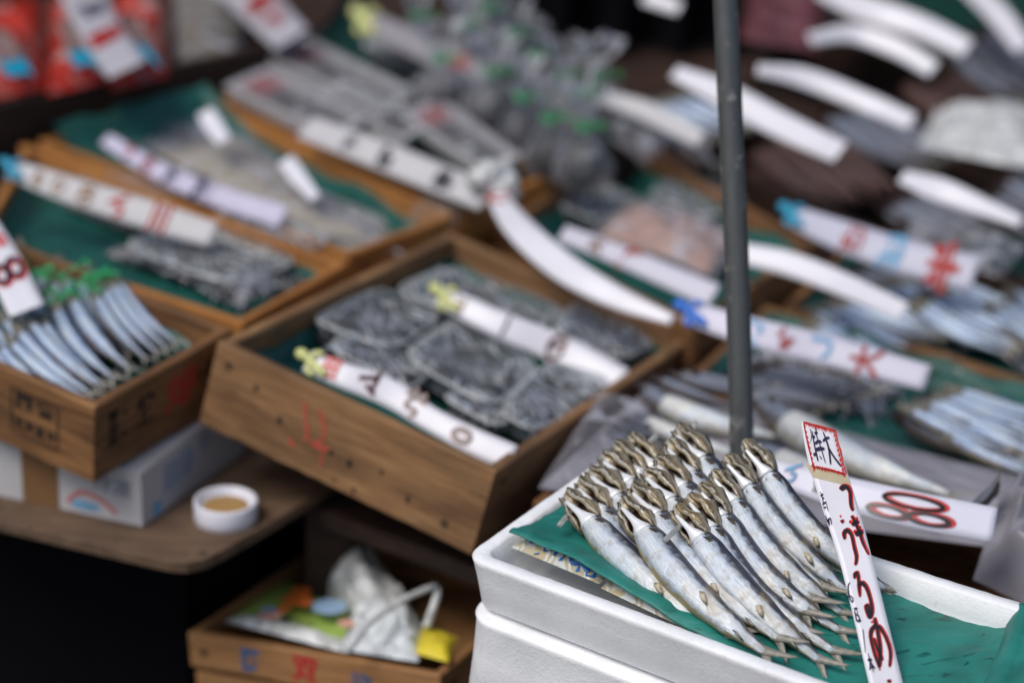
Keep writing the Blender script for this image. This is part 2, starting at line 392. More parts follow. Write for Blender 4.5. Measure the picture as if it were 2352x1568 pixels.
def liner(fr, depth, label, rise=.02, seed=0, over=(0, 1, 0, 1), m='B', wr=.003, lift=None):
    a0, a1, b0, b1 = over; e = .012
    W_ = (fr.c[1] - fr.c[0]).length; D_ = (fr.c[3] - fr.c[0]).length; ix = .014 / W_; iy = .014 / D_
    def f(s, t):
        a = a0 + (a1 - a0) * s; b = b0 + (b1 - b0) * t
        h = -depth
        k = max(0, .07 - min(s, 1 - s)) / .07 ; l = max(0, .07 - min(t, 1 - t)) / .07
        up_ = max(k, l) ** 2 * rise * (1 + .5 * nz((a * 3, b * 3, seed), 1.7))
        p = fr.q(ix + a * (1 - 2 * ix), iy + b * (1 - 2 * iy), h + up_)
        p = p + fr.n * (wr * nz(p, 28, seed) + wr * .5 * nz(p, 70, seed))
        if lift: p = p + fr.n * lift(a, b)
        return p
    mb = MB(); mb.grid(f, 46, 46)
    o = mb.build('green_sheet', M_sheetShade if m == 'B' else m); tag(o, label, 'sheet', 'green plastic liner sheets'); solid(o, .0006, 0)
    return o

# ------------------------------------------------------------------ the foam box in focus
FO = Frame([(-.026, 1.882, .594), (.341, 1.595, .609), (.466, 1.754, .632), (.099, 2.042, .617)])
FW, FD = .52, .203
def tray_box(label, x0, y0, x1, y1, htop, hgt, wall, r, taper, fr, seed, grp='stacked white foam boxes'):
    root = empty('foam_box', fr.L((x0 + x1) / 2, (y0 + y1) / 2, htop - hgt), label, 'foam box', grp)
    def ring(ins, h, rr, ns=.0):
        out = []; xs = [(x0 + ins, y0 + ins, 180), (x1 - ins, y0 + ins, 270), (x1 - ins, y1 - ins, 0), (x0 + ins, y1 - ins, 90)]
        sg = [(1, 1), (-1, 1), (-1, -1), (1, -1)]
        per = []
        for (cx, cy, a0), (sx, sy) in zip(xs, sg):
            for k in range(9):
                a = rad(a0 + 90 * k / 8); per.append((cx + sx * rr + math.cos(a) * rr, cy + sy * rr + math.sin(a) * rr))
        res = []
        for i, p in enumerate(per):
            q = per[(i + 1) % len(per)]; d = math.hypot(q[0] - p[0], q[1] - p[1]); n = 1 if d < .02 else 70
            if n == 1 and i % 9 == 8: n = 1
            for k in range(n): res.append((lerp(p[0], q[0], k / n), lerp(p[1], q[1], k / n)))
        for (x, y) in res:
            w = fr.L(x, y, h); w = w - fr.n * (.008 * math.sin(math.pi * min(1, max(0, x / .56))) * max(0, (y - .75 * y1) / (.25 * y1))); nn = nz(w, 90, seed) * ns + nz(w, 260, seed) * ns * .7 - ns * 2.2 * max(0, nz(w, 150, seed + 3) - .42)
            out.append(w + fr.n * nn)
        return out
    mb = MB(); h = htop
    rings = [ring(taper, h - hgt, r * .8), ring(taper - .002, h - hgt + .003, r), ring(taper * .4, h - hgt * .45, r, .0002), ring(.0008, h - .006, r, .0002), ring(.0002, h - .002, r, .0003), ring(.002, h - .0003, r, .0005),
             ring(wall * .5, h + .0002, r * .8, .0006), ring(wall - .002, h - .0003, r * .6, .0005), ring(wall, h - .002, r * .55, .0004), ring(wall + .003, h - .02, r * .5), ring(wall + .006, h - hgt + .009, r * .4), ring(wall + .016, h - hgt + .006, r * .3)]
    mb.loft(rings); mb.build('tray', M_foam, root); return root
tray_box('white foam tray holding the skewered herrings, front right', -.011, -.004, FW, FD, 0, .052, .0150, .020, .006, FO, 1)
lowroot = tray_box('lower white foam box under the foam tray', -.012, -.011, FW + .01, FD + .0, -.0575, .09, .030, .030, -.007, FO, 5)

# teal sheet draped over ice packs in the tray
def FP(u, v, h): return FO.P(u, v, h)
Ffront = [FP(1168, 1216, .012), FP(1270, 1262, .010), FP(1400, 1335, .006), FP(1560, 1425, -.004), FP(1720, 1512, -.016), FP(1900, 1600, -.028), FP(2130, 1690, -.032), FP(2300, 1760, -.020)]
Fback = [FP(1372, 1080, .010), FP(1480, 1120, .004), FP(1620, 1180, -.004), FP(1780, 1250, -.014), FP(1950, 1322, -.026), FP(2120, 1370, -.030), FP(2290, 1412, -.026), FP(2420, 1400, .000)]
def sheetf(s, t):
    a, b = cat(Ffront, s), cat(Fback, s)
    p = lerp(a, b, t)
    p = p - FO.n * (.012 * math.sin(math.pi * t) * max(0, 1 - s * 2.2))
    if s < .45: p = p + FO.n * (.006 * math.sin(math.pi * s / .45) * max(0, 1 - t * 5))
    p = p + FO.n * (.0022 * nz(p, 38, 1) + .0014 * nz((p.x * 40, p.y * 130, p.z), 1, 3))
    if t < .07: p = p - FO.n * .004 * (1 - t / .07) ** 2
    return p
mb = MB(); mb.grid(sheetf, 120, 60); o = mb.build('green_sheet', M_sheet)
tag(o, 'teal plastic sheet under the herrings in the foam tray', 'sheet', 'green plastic liner sheets'); solid(o, .0009, 0)
# folded-up end of a second sheet at the right end of the tray
ff = [FP(2205, 1640, -.028), FP(2262, 1560, -.026), FP(2300, 1470, -.024), FP(2322, 1405, -.018)]
fg = [FP(2330, 1700, .016), FP(2390, 1570, .014), FP(2410, 1480, .010), FP(2420, 1395, .008)]
def foldf(s, t):
    a, b = cat(ff, s), cat(fg, s); p = lerp(a, b, t); p += FO.n * (.010 * math.sin(math.pi * min(1, t * 2.2)) * .8 + .002 * nz(p, 45, 9)); return p
mb = MB(); mb.grid(foldf, 30, 30); o = mb.build('green_sheet', M_sheet)
tag(o, 'folded up teal sheet end at the right of the foam tray', 'sheet', 'green plastic liner sheets'); solid(o, .0009, 0)

# ice packs between foam rim and sheet
def icepack(pts, label, texts):
    # pts: 4 corners on the tray, pillow shape
    c = [V(p) for p in pts]; root = empty('ice_pack', (c[0] + c[2]) / 2, label, 'ice pack', 'ice packs in the foam tray')
    def f(s, t):
        p = lerp(lerp(c[0], c[1], s), lerp(c[3], c[2], s), t); k = (1 - abs(2 * s - 1) ** 4) * (1 - abs(2 * t - 1) ** 4)
        return p + FO.n * (.010 * k + .0018 * nz(p, 110, 2) * k)
    mb = MB(); mb.grid(f, 30, 14); mb.build('pouch', M_pack, root)
    mb = MB()
    for ch, s, t, sz, ang in texts:
        g, fs = glyph(ch, .05); ex = (c[1] - c[0]).length; ey = (c[3] - c[0]).length
        vs = []
        for x, y in g:
            xx, yy = x * math.cos(ang) - y * math.sin(ang), x * math.sin(ang) + y * math.cos(ang)
            vs.append(f(s + xx * sz / ex, t + yy * sz / ey) + FO.n * .0012)
        mb.add(vs, fs)
    mb.build('print', M_inkblue2, root, smooth=False)
M_inkblue2 = plain('pack_blue', (.02, .15, .42), .3, 80, .3, bst=0)
def pack_mat():
    m, N, L, b = mat('pack_plastic')
    w = N.new('ShaderNodeTexWave'); w.inputs['Scale'].default_value = 30; w.inputs['Distortion'].default_value = 22; w.inputs['Detail'].default_value = 3; L.new(coords(N, L, (1, 1, 1)), w.inputs['Vector'])
    n = noi(N, L, coords(N, L, (1, 1, 1)), 30, 3)
    r = ramp(N, [(.35, (.55, .40, .14)), (.6, (.74, .70, .58)), (.8, (.80, .82, .80))]); L.new(w.outputs['Fac'], r.inputs[0])
    L.new(mix(N, L, n, r.outputs[0], (.45, .46, .42)), b.inputs['Base Color']); b.inputs['Roughness'].default_value = .2
    bump(N, L, w.outputs['Fac'], b, .3, .001); return m
M_pack = pack_mat()
icepack([FP(1174, 1256, -.006), FP(1376, 1340, -.008), FP(1440, 1290, -.010), FP(1250, 1195, -.008)], 'yellowish ice pack with blue print under the left end of the teal sheet',
        [('P', .48, .24, .019, .3), ('A', .58, .22, .019, .3), ('C', .68, .20, .019, .3), ('K', .78, .18, .019, .3), ('■', .38, .24, .016, .4), ('■', .88, .12, .012, .2), ('/', .28, .25, .03, .3), ('●', .18, .2, .008, 0)])
icepack([FP(1380, 1350, -.008), FP(1610, 1460, -.012), FP(1660, 1400, -.024), FP(1440, 1290, -.016)], 'clear ice pack further along the tray rim, mostly under the sheet',
        [('●', .22, .22, .014, 0), ('K', .4, .25, .014, .5)])

# ------------------------------------------------------------------ fish
def fish_body(path, a, b, N0, n=26, k=20, s0=0., s1=1., mi=0, mb=None, ridge=0.0):
    """path: list of points; a,b: half width functions of s; N0: facing normal"""
    rings = []; uvs = []
    for i in range(n + 1):
        s = s0 + (s1 - s0) * i / n; p = cat(path, s); d = (cat(path, min(1, s + .02)) - cat(path, max(0, s - .02))).normalized()
        N_ = (N0 - d * N0.dot(d)).normalized(); Y = N_.cross(d); A, B = a(s), b(s); r = []
        for j in range(k):
            th = 2 * math.pi * j / k; c, s_ = math.cos(th), math.sin(th)
            cc = math.copysign(abs(c) ** .9, c); ss = math.copysign(abs(s_) ** 1.0, s_)
            r.append(p + N_ * (B * cc * (1 + ridge * max(0, c) ** 6)) + Y * (A * ss)); uvs.append((s, .5 + .5 * s_))
        rings.append(r)
    mb = mb or MB(); mb.loft(rings, mi, uvs=uvs); return mb
def interp(xs, ys):
    def f(s):
        for i in range(len(xs) - 1):
            if s <= xs[i + 1]:
                t = max(0, min(1, (s - xs[i]) / (xs[i + 1] - xs[i]))); t = t * t * (3 - 2 * t); return ys[i] + (ys[i + 1] - ys[i]) * t
        return ys[-1]
    return f
def herring(head, tail, label, bend=.06, seed=0, wid=1.0, grp=None, roll=0.0):
    rnd = random.Random(seed)
    head = V(head); tail = V(tail); X = (tail - head); L = X.length; X.normalize()
    N0 = ((CL - (head + tail) / 2).normalized() * .75 + V((-.35, -.1, .45))).normalized(); N0 = (N0 - X * N0.dot(X)).normalized()
    Y0 = N0.cross(X)
    N0 = (N0 * math.cos(roll) + Y0 * math.sin(roll)).normalized(); Y0 = N0.cross(X)
    bd = bend * (.82 + rnd.uniform(-.42, .42))
    offs = [(0, .0), (.16, -.35), (.4, -1), (.66, -.85), (.86, -.25), (1, .25)]
    path = [head + X * (L * s) + Y0 * (L * bd * o_) for s, o_ in [(0, 0), (.2, -.5), (.4, -1), (.6, -.95), (.8, -.5), (1, .12)]]
    w = L * wid
    root = empty('dried_herring', (head + tail) / 2 - N0 * .01, label, 'dried fish', grp)
    a = interp([.130, .165, .25, .38, .55, .70, .82, .87, .92], [.030 * w, .048 * w, .061 * w, .065 * w, .058 * w, .044 * w, .025 * w, .018 * w, .017 * w])
    b = interp([.130, .165, .25, .38, .55, .70, .82, .87, .92], [.022 * w, .042 * w, .060 * w, .067 * w, .060 * w, .040 * w, .020 * w, .011 * w, .006 * w])
    fish_body(path, a, b, N0, 40, 24, .130, .90, ridge=.12).build('body', M_fish, root)
    def loc(s): 
        p = cat(path, s); d = (cat(path, min(1, s + .02)) - cat(path, max(0, s - .02))).normalized()
        N_ = (N0 - d * N0.dot(d)).normalized(); return p, d, N_, N_.cross(d)
    # the split head seen from below: snout knob, a broad gill cover on the right, a narrow one on the left
    mb = MB()
    def plate(sd, s1, yi0, yi1, w0, h0, ph):
        def f(t, q):
            p, d, N_, Y = loc(.004 + s1 * t)
            wv = 1 + .22 * math.sin(t * 8.5 + ph)
            ww = w0 * (math.sin(math.pi * min(1, t * .80 + .16)) ** .8) * wv
            y = yi0 + (yi1 - yi0) * t + ww * q + .004 * math.sin(t * 13 + ph)
            hN = h0 * (.5 + .5 * math.sin(math.pi * min(1, t * .7 + .25))) + .020 * math.sin(math.pi * (q * .8 + .12)) - .034 * max(0, q - .55) * 2.2 + .0035 * math.sin(q * 17 + t * 5)
            pt = p + Y * (sd * L * y) + N_ * (L * hN)
            return pt + N_ * (L * .006 * nz(pt, 170, seed))
        mb.grid(f, 22, 9)
    plate(1, .182, .006, .036, .045, .030, seed * 1.3)
    plate(-1, .170, .014, .044, .026, .016, seed * 2.1)
    p, d, N_, Y = loc(.016); rg = []; uvs = []
    for i in range(10):
        t = i / 9; rr = math.sin(math.pi * (t * .90 + .05)) ** .7; c = p + d * (L * (-.030 + .080 * t)) + N_ * L * (.004 - .012 * t) + Y * L * .004
        rg.append([c + N_ * math.cos(x) * .024 * L * rr + Y * math.sin(x) * .036 * L * rr for x in [2 * math.pi * q / 14 for q in range(14)]]); uvs += [(t * .3, .12 + .25 * (q / 14)) for q in range(14)]
    mb.loft(rg, 0, uvs=uvs)
    solid(mb.build('head', [M_hood], root), .0012, 0)
    # gill cavity (dark mass) 
    mb = MB(); p, d, N_, Y = loc(.125); rg = []
    for i in range(9):
        t = i / 8; rr = math.sin(math.pi * (t * .9 + .05)) ** .7; rg.append([p + d * L * (-.095 + .13 * t) - N_ * L * .018 + (N_ * math.cos(x) * .030 + Y * math.sin(x) * .048) * L * rr for x in [2 * math.pi * q / 12 for q in range(12)]])
    mb.loft(rg); mb.build('gills', M_gill, root)
    # lower jaw spike
    mb = MB(); rg = []
    for i in range(13):
        t = i / 12; p, d, N_, Y = loc(.036 + .146 * t); wd = L * (.0065 + .014 * t + .030 * max(0, t - .60) ** 1.3 * 1.8); dp = L * (.005 + .014 * t)
        c = p + N_ * L * (.036 + .004 * math.sin(t * 3)) - Y * L * (.014 * (1 - t)) 
        rg.append([c + Y * math.sin(x) * wd + N_ * math.cos(x) * dp * (.8 if math.cos(x) > 0 else 1.2) for x in [2 * math.pi * q / 10 for q in range(10)]])
    mb.loft(rg); mb.build('lower_jaw', M_jaw, root)
    # gill-cover flap left of the jaw
    p, d, N_, Y = loc(.17)
    def flap(base, dd, yy, ln, wd, name, m, lift=.002):
        pts = [base, base + dd * ln * .3 + yy * wd, base + dd * ln * .75 + yy * wd * .6, base + dd * ln, base + dd * ln * .6 - yy * wd * .35, base + dd * ln * .25 - yy * wd * .3]
        cpt = base + dd * ln * .5 + N0 * lift
        mb = MB(); mb.add(pts + [cpt], [(i, (i + 1) % 6, 6) for i in range(6)]); o = mb.build(name, m, root); solid(o, .0008, 0); return o
    def surf(s, y):     # a point on the body skin at lateral y in -1..1
        p, d, N_, Y = loc(s); return p + Y * a(s) * y + N_ * (b(s) * math.sqrt(max(0, 1 - y * y)) * 1.0 + .0008), d, Y, N_
    q, d, Y, N_ = surf(.195, -.30); flap(q, (d + Y * .06).normalized(), Y, L * .085, L * .022, 'pectoral_fin', M_fin)
    q, d, Y, N_ = surf(.195, .38); flap(q, (d + Y * .10).normalized(), Y, L * .085, L * .016, 'pectoral_fin', M_fin)
    q, d, Y, N_ = surf(.56 + rnd.uniform(-.05, .05), .0 + rnd.uniform(-.35, .2)); flap(q, (d - Y * rnd.uniform(.1, .5)).normalized(), Y, L * rnd.uniform(.06, .085), L * rnd.uniform(.012, .024), 'belly_fin', M_finb, .0018)
    q, d, Y, N_ = surf(.76, -.4); flap(q, (d - Y * .12).normalized(), Y, L * .07, L * .007, 'anal_fin', M_finl)
    # tail fin, forked
    p, d, N_, Y = loc(.885); tn = N_ * .5 + V((0, 0, .2)); mb = MB()
    e = L * .13
    for sg in (1, -1):
        rows = []
        for i in range(8):
            t = i / 7; c = p + d * e * t * (1.0 if sg > 0 else .9) + Y * sg * (L * .006 + L * .052 * t ** 1.3) + N_ * L * .006 * math.sin(t * 3 + sg)
            wd = L * (.024 * (1 - t) ** .6 + .002); rows.append([c - Y * sg * wd, c + Y * sg * wd * .4])
        mb.add([x for r in rows for x in r], [(2 * i, 2 * i + 1, 2 * i + 3, 2 * i + 2) for i in range(7)])
    o = mb.build('tail_fin', M_finl, root); solid(o, .0008, 0)
    return root
ordn = ['first', 'second', 'third', 'fourth', 'fifth', 'sixth']
B1 = [(1304, 1142), (1335, 1112), (1362, 1083), (1390, 1050), (1418, 1026), (1450, 1010)]
B2 = [(1431, 1156), (1459, 1119), (1487, 1087), (1514, 1056), (1538, 1020), (1560, 986)]
B3 = [(1555, 1169), (1586, 1142), (1613, 1116), (1640, 1086), (1670, 1052), (1712, 1018)]
T1 = [(1690, 1490), (1725, 1478), (1755, 1450), (1785, 1420), (1810, 1395), (1840, 1370)]
T2 = [(1800, 1532), (1830, 1500), (1860, 1475), (1890, 1440), (1910, 1410), (1930, 1385)]
T3 = [(1922, 1550), (1962, 1528), (1973, 1478), (1972, 1436), (1998, 1402), (2078, 1383)]
for bi, (Hs, Ts, nm, h0, ht) in enumerate(((B1, T1, 'left', .022, -.016), (B2, T2, 'middle', .038, -.012), (B3, T3, 'right', .044, -.018))):
    hp = []
    for i, (h, t) in enumerate(zip(Hs, Ts)):
        hh = h0 + .003 * i; H_ = FP(*h, hh); T_ = FP(*t, ht - .0015 * i - (.006 if bi == 2 else 0))
        herring(H_, T_, f'{ordn[i]} dried round herring from the front in the {nm} skewered bunch', .055 + .01 * (bi == 2), bi * 10 + i + 1, 1.0 + .05 * math.sin(i * 2 + bi) , 'dried herrings skewered in the foam tray', .1 * math.sin(i * 3 + bi * 2))
        X = (T_ - H_).normalized(); hp.append(H_ + X * .014 - (CL - H_).normalized() * .006)
    d0 = (hp[0] - hp[1]).normalized(); d1 = (hp[-1] - hp[-2]).normalized()
    e0, e1 = [(.016, .018), (.010, .018), (.016, .008)][bi]
    a0 = hp[0] + FO.n * .010
    ends = {0: FP(1284, 1206, .018), 1: FP(1412, 1190, .034), 2: FP(1527, 1240, .046)}[bi]
    pts = [ends, hp[0]] + hp[1:] + [hp[-1] + d1 * e1 + FO.n * .006]
    mb = MB(); mb.tube([cat(pts, i / 40) for i in range(41)], .0024, 10)
    tag(mb.build('plastic_straw', M_straw), f'clear plastic straw threaded through the heads of the {nm} herring bunch', 'straw', 'straws through the herrings')

# ------------------------------------------------------------------ price tag in focus
D0, D1 = 2.09, 1.955
def tagd(v): return lerp(D0, D1, (v - 967) / 640)
def TP(x, y, off=0):                 # full-size picture coordinates -> point of the tag's own plane
    u, v = x * .91875, y * .91875; r = ray(u, v); p0 = PD(1900, 967, D0); p1 = PD(2040, 1607, D1)
    nn = (p1 - p0).cross(crt).normalized(); nn = nn if nn.dot(fw) < 0 else -nn
    p = CL + r * ((p0 - CL).dot(nn) / r.dot(nn)); return p + nn * off
lefte = [(2002, 1052), (2010, 1105), (2022, 1160), (2032, 1195), (2062, 1290), (2098, 1400), (2136, 1553), (2172, 1707), (2200, 1820)]
righte = [(2087, 1078), (2098, 1112), (2112, 1160), (2124, 1200), (2152, 1290), (2181, 1400), (2219, 1553), (2257, 1707), (2284, 1820)]
troot = empty('price_tag', TP(2240, 1800), 'tall upright white price tag with red bordered top, standing in the foam tray', 'price tag', 'price tags on the stall')
def edge(lst, s): return cat([V((p[0], p[1], 0)) for p in lst], s)
mb = MB()
def curl(s): return .004 * max(0, 1 - s * 7) ** 2
mb.grid(lambda a, b: TP(*edge([(lefte[i][0] + (righte[i][0] - lefte[i][0]) * a, lefte[i][1] + (righte[i][1] - lefte[i][1]) * a) for i in range(9)], b).xy, .0), 6, 60)
strip = mb.build('strip', M_white, troot); solid(strip, .0009, -1)
mb = MB(); mb.grid(lambda a, b: TP(2012 + 98 * a + 18 * b + 2, 1160 + 30 * a + b * 34 - (6 * a), .00105), 4, 4)
mb.build('tape', plain('aged_tape', (.50, .43, .28), .35, 60, .2, bst=0), troot)
def strokes(name, lst, m, off):
    mb = MB()
    for pts, ws in lst:
        vs, fs = ribbon(pts, ws); mb.add([TP(p.x, p.y, off) for p in vs], fs)
    return mb.build(name, m, troot, smooth=False)
def z1(pts): return [(1980 + x / 6.03, 1040 + y / 6.03) for x, y in pts]
def z2(pts): return [(2050 + x / 6.533, 1240 + y / 6.533) for x, y in pts]
def z3(pts): return [(2090 + x / 5.107, 1400 + y / 5.107) for x, y in pts]
navy = [(z1([(272, 200), (290, 300), (278, 405)]), [2, 2, 1]), (z1([(300, 230), (320, 360), (350, 520), (390, 690)]), [2, 3, 3.5, 4]), (z1([(300, 325), (342, 322)]), [8, 8]),
        (z1([(322, 600), (370, 565)]), [9, 7]), (z1([(350, 170), (372, 320), (430, 480), (502, 720)]), [3, 2.5, 2.5, 2.5]), (z1([(335, 270), (382, 255)]), [7, 7]),
        (z1([(345, 430), (395, 385), (442, 410)]), [7, 7, 5]), (z1([(355, 520), (420, 500), (488, 505)]), [9, 10, 6]), (z1([(412, 605), (445, 660)]), [2, 3]),
        (z1([(465, 250), (500, 340), (550, 500), (580, 740)]), [3, 4, 4.5, 4.5]), (z1([(462, 390), (510, 345), (562, 335)]), [6, 7, 6]), (z1([(545, 480), (620, 610), (740, 770)]), [4, 4.5, 5]),
        (z1([(420, 1150), (440, 1190)]), [2, 2]), (z1([(425, 1215), (465, 1180)]), [4, 4]), (z1([(440, 1180), (475, 1330)]), [2.5, 2.5]), (z1([(450, 1250), (480, 1240)]), [5, 4]), (z1([(460, 1340), (505, 1300)]), [4, 4]),
        (z1([(450, 1310), (485, 1430)]), [1, 1]), (z1([(505, 1290), (542, 1440)]), [1.5, 2]), (z1([(480, 1385), (512, 1380)]), [5, 4]),
        (z2([(85, 320), (100, 370), (150, 500)]), [1.5, 2, 2]), (z2([(100, 430), (160, 370), (188, 480)]), [3, 3.5, 2]), (z2([(90, 375), (150, 440)]), [2, 3]), (z2([(140, 390), (150, 470)]), [3, 3]),
        (z3([(175, 285), (150, 350), (165, 470), (205, 540), (210, 490), (165, 450)]), [2, 3.5, 3.5, 3, 3, 2.5]),
        (z3([(225, 625), (270, 620)]), [6, 5]), (z3([(232, 640), (262, 790)]), [3, 4]), (z3([(262, 640), (270, 690), (240, 700)]), [2, 2, 2]), (z3([(250, 690), (300, 740)]), [3, 3]), (z3([(270, 785), (318, 770)]), [7, 6]), (z3([(280, 700), (300, 770)]), [3, 3]),
        (z3([(340, 880), (352, 1000), (372, 1190)]), [2, 2.5, 2]), (z3([(405, 1190), (425, 1260), (480, 1440)]), [1.5, 3, 2]), (z3([(400, 1275), (455, 1280)]), [8, 8]), (z3([(430, 1300), (430, 1410)]), [3, 4]), (z3([(430, 1300), (495, 1390)]), [4, 4]), (z3([(435, 1375), (480, 1370)]), [5, 4])]
for a_, b_, nm in ((0, 12, 'size_writing'), (12, 24, 'small_writing'), (24, 25, 'small_figure'), (25, 31, 'small_writing'), (31, 32, 'small_dash'), (32, len(navy), 'small_writing')): strokes(nm, navy[a_:b_], M_navy, .0016)
blk = [(z1([(735, 1125), (770, 1080), (830, 1085), (870, 1150), (880, 1270), (890, 1370), (915, 1440)]), [11, 12, 9, 7, 6.5, 6, 3]),
       (z2([(345, 400), (372, 450)]), [5, 4]), (z2([(510, 330), (560, 420), (640, 600), (700, 780), (790, 970)]), [4, 5, 6, 5, 2]), (z2([(520, 480), (570, 450), (620, 420)]), [9, 11, 9]), (z2([(575, 640), (640, 605), (695, 600)]), [12, 13, 11]),
       (z2([(400, 720), (390, 620), (440, 570), (510, 650), (555, 850), (590, 1000), (575, 1140)]), [3, 8, 9, 6, 6, 6, 4]),
       (z3([(235, 245), (238, 190), (265, 170), (285, 260), (290, 350), (302, 480)]), [3, 7, 6, 5, 6, 2]), (z3([(290, 340), (330, 300), (390, 370), (440, 530), (455, 650), (430, 740), (390, 660), (375, 590), (410, 590), (420, 650), (440, 700)]), [5, 9, 7, 6, 7, 7, 6, 5, 6, 6, 5]),
       (z3([(485, 740), (500, 830), (450, 900), (440, 1000), (490, 1200), (550, 1360)]), [4, 8, 9, 6, 6, 6]), (z3([(475, 1000), (520, 1120), (590, 1290)]), [4, 6, 4]), (z3([(520, 860), (535, 960), (560, 1150), (550, 1330), (545, 1380)]), [8, 7, 7, 7, 5]),
       (z3([(500, 850), (560, 870), (640, 1010), (690, 1180), (680, 1370)]), [9, 7, 6, 6, 4]), (z3([(655, 1535), (690, 1570)]), [5, 6])]
redl = []
for i, (p, w) in enumerate(blk):
    redl.append(([(x + 2.4, y - 2.2) for x, y in p], [a_ + 2.6 for a_ in w]))
    redl.append(([(x - 1.2, y - .8) for x, y in p], [a_ + 1.4 for a_ in w]))
redl += [(z2([(322, 320), (345, 350)]), [5, 5]), (z2([(475, 410), (520, 440)]), [9, 9]), (z2([(580, 350), (600, 400)]), [10, 9]), (z2([(545, 570), (590, 590)]), [9, 8]), (z2([(620, 520), (670, 530)]), [12, 10]), (z3([(450, 780), (470, 800)]), [8, 6]), (z3([(545, 1390), (570, 1400)]), [7, 6])]
strokes('red_outline', redl, M_red, .0012)
strokes('large_writing', blk, M_black, .0018)
mb = MB(); rnd = random.Random(4)
def spikes(p0, p1, ln, n, wdt):
    for i in range(n):
        t = (i + rnd.random()) / n; x = lerp(p0[0], p1[0], t); y = lerp(p0[1], p1[1], t); l = ln * rnd.uniform(.5, 1.1)
        dx, dy = (.12, 1) if abs(ln) else (0, 0)
        mb.add([TP(x - wdt, y, .0019), TP(x + wdt, y, .0019), TP(x + dx * l * 2.2, y + l, .0019)], [(0, 1, 2)])
spikes((2009, 1056), (2086, 1078), 13, 30, 1.9); spikes((2030, 1166), (2112, 1186), 8, 34, 1.8); spikes((2030, 1168), (2112, 1188), -8, 34, 1.8)
for l_ in ([(2007, 1056), (2013, 1090), (2020, 1120), (2027, 1150), (2032, 1170)], [(2086, 1076), (2094, 1110), (2100, 1130), (2106, 1160), (2114, 1186)], [(2008, 1057), (2050, 1068), (2086, 1078)], [(2030, 1168), (2070, 1175), (2112, 1186)]):
    vs, fs = ribbon(l_, [4, 3, 4.5, 3, 4], 24); mb.add([TP(p.x + 1.2, p.y, .0019) for p in vs], fs)
for i in range(9):
    t = i / 8; mb.add([TP(2009 + 22 * t, 1062 + 105 * t, .0019), TP(2014 + 24 * t, 1068 + 105 * t, .0019), TP(2010 + 23 * t, 1076 + 105 * t, .0019)], [(0, 1, 2)])
    mb.add([TP(2087 + 24 * t, 1084 + 98 * t, .0019), TP(2083 + 22 * t, 1090 + 98 * t, .0019), TP(2088 + 24 * t, 1097 + 98 * t, .0019)], [(0, 1, 2)])
mb.build('red_border', M_red, troot, smooth=False)

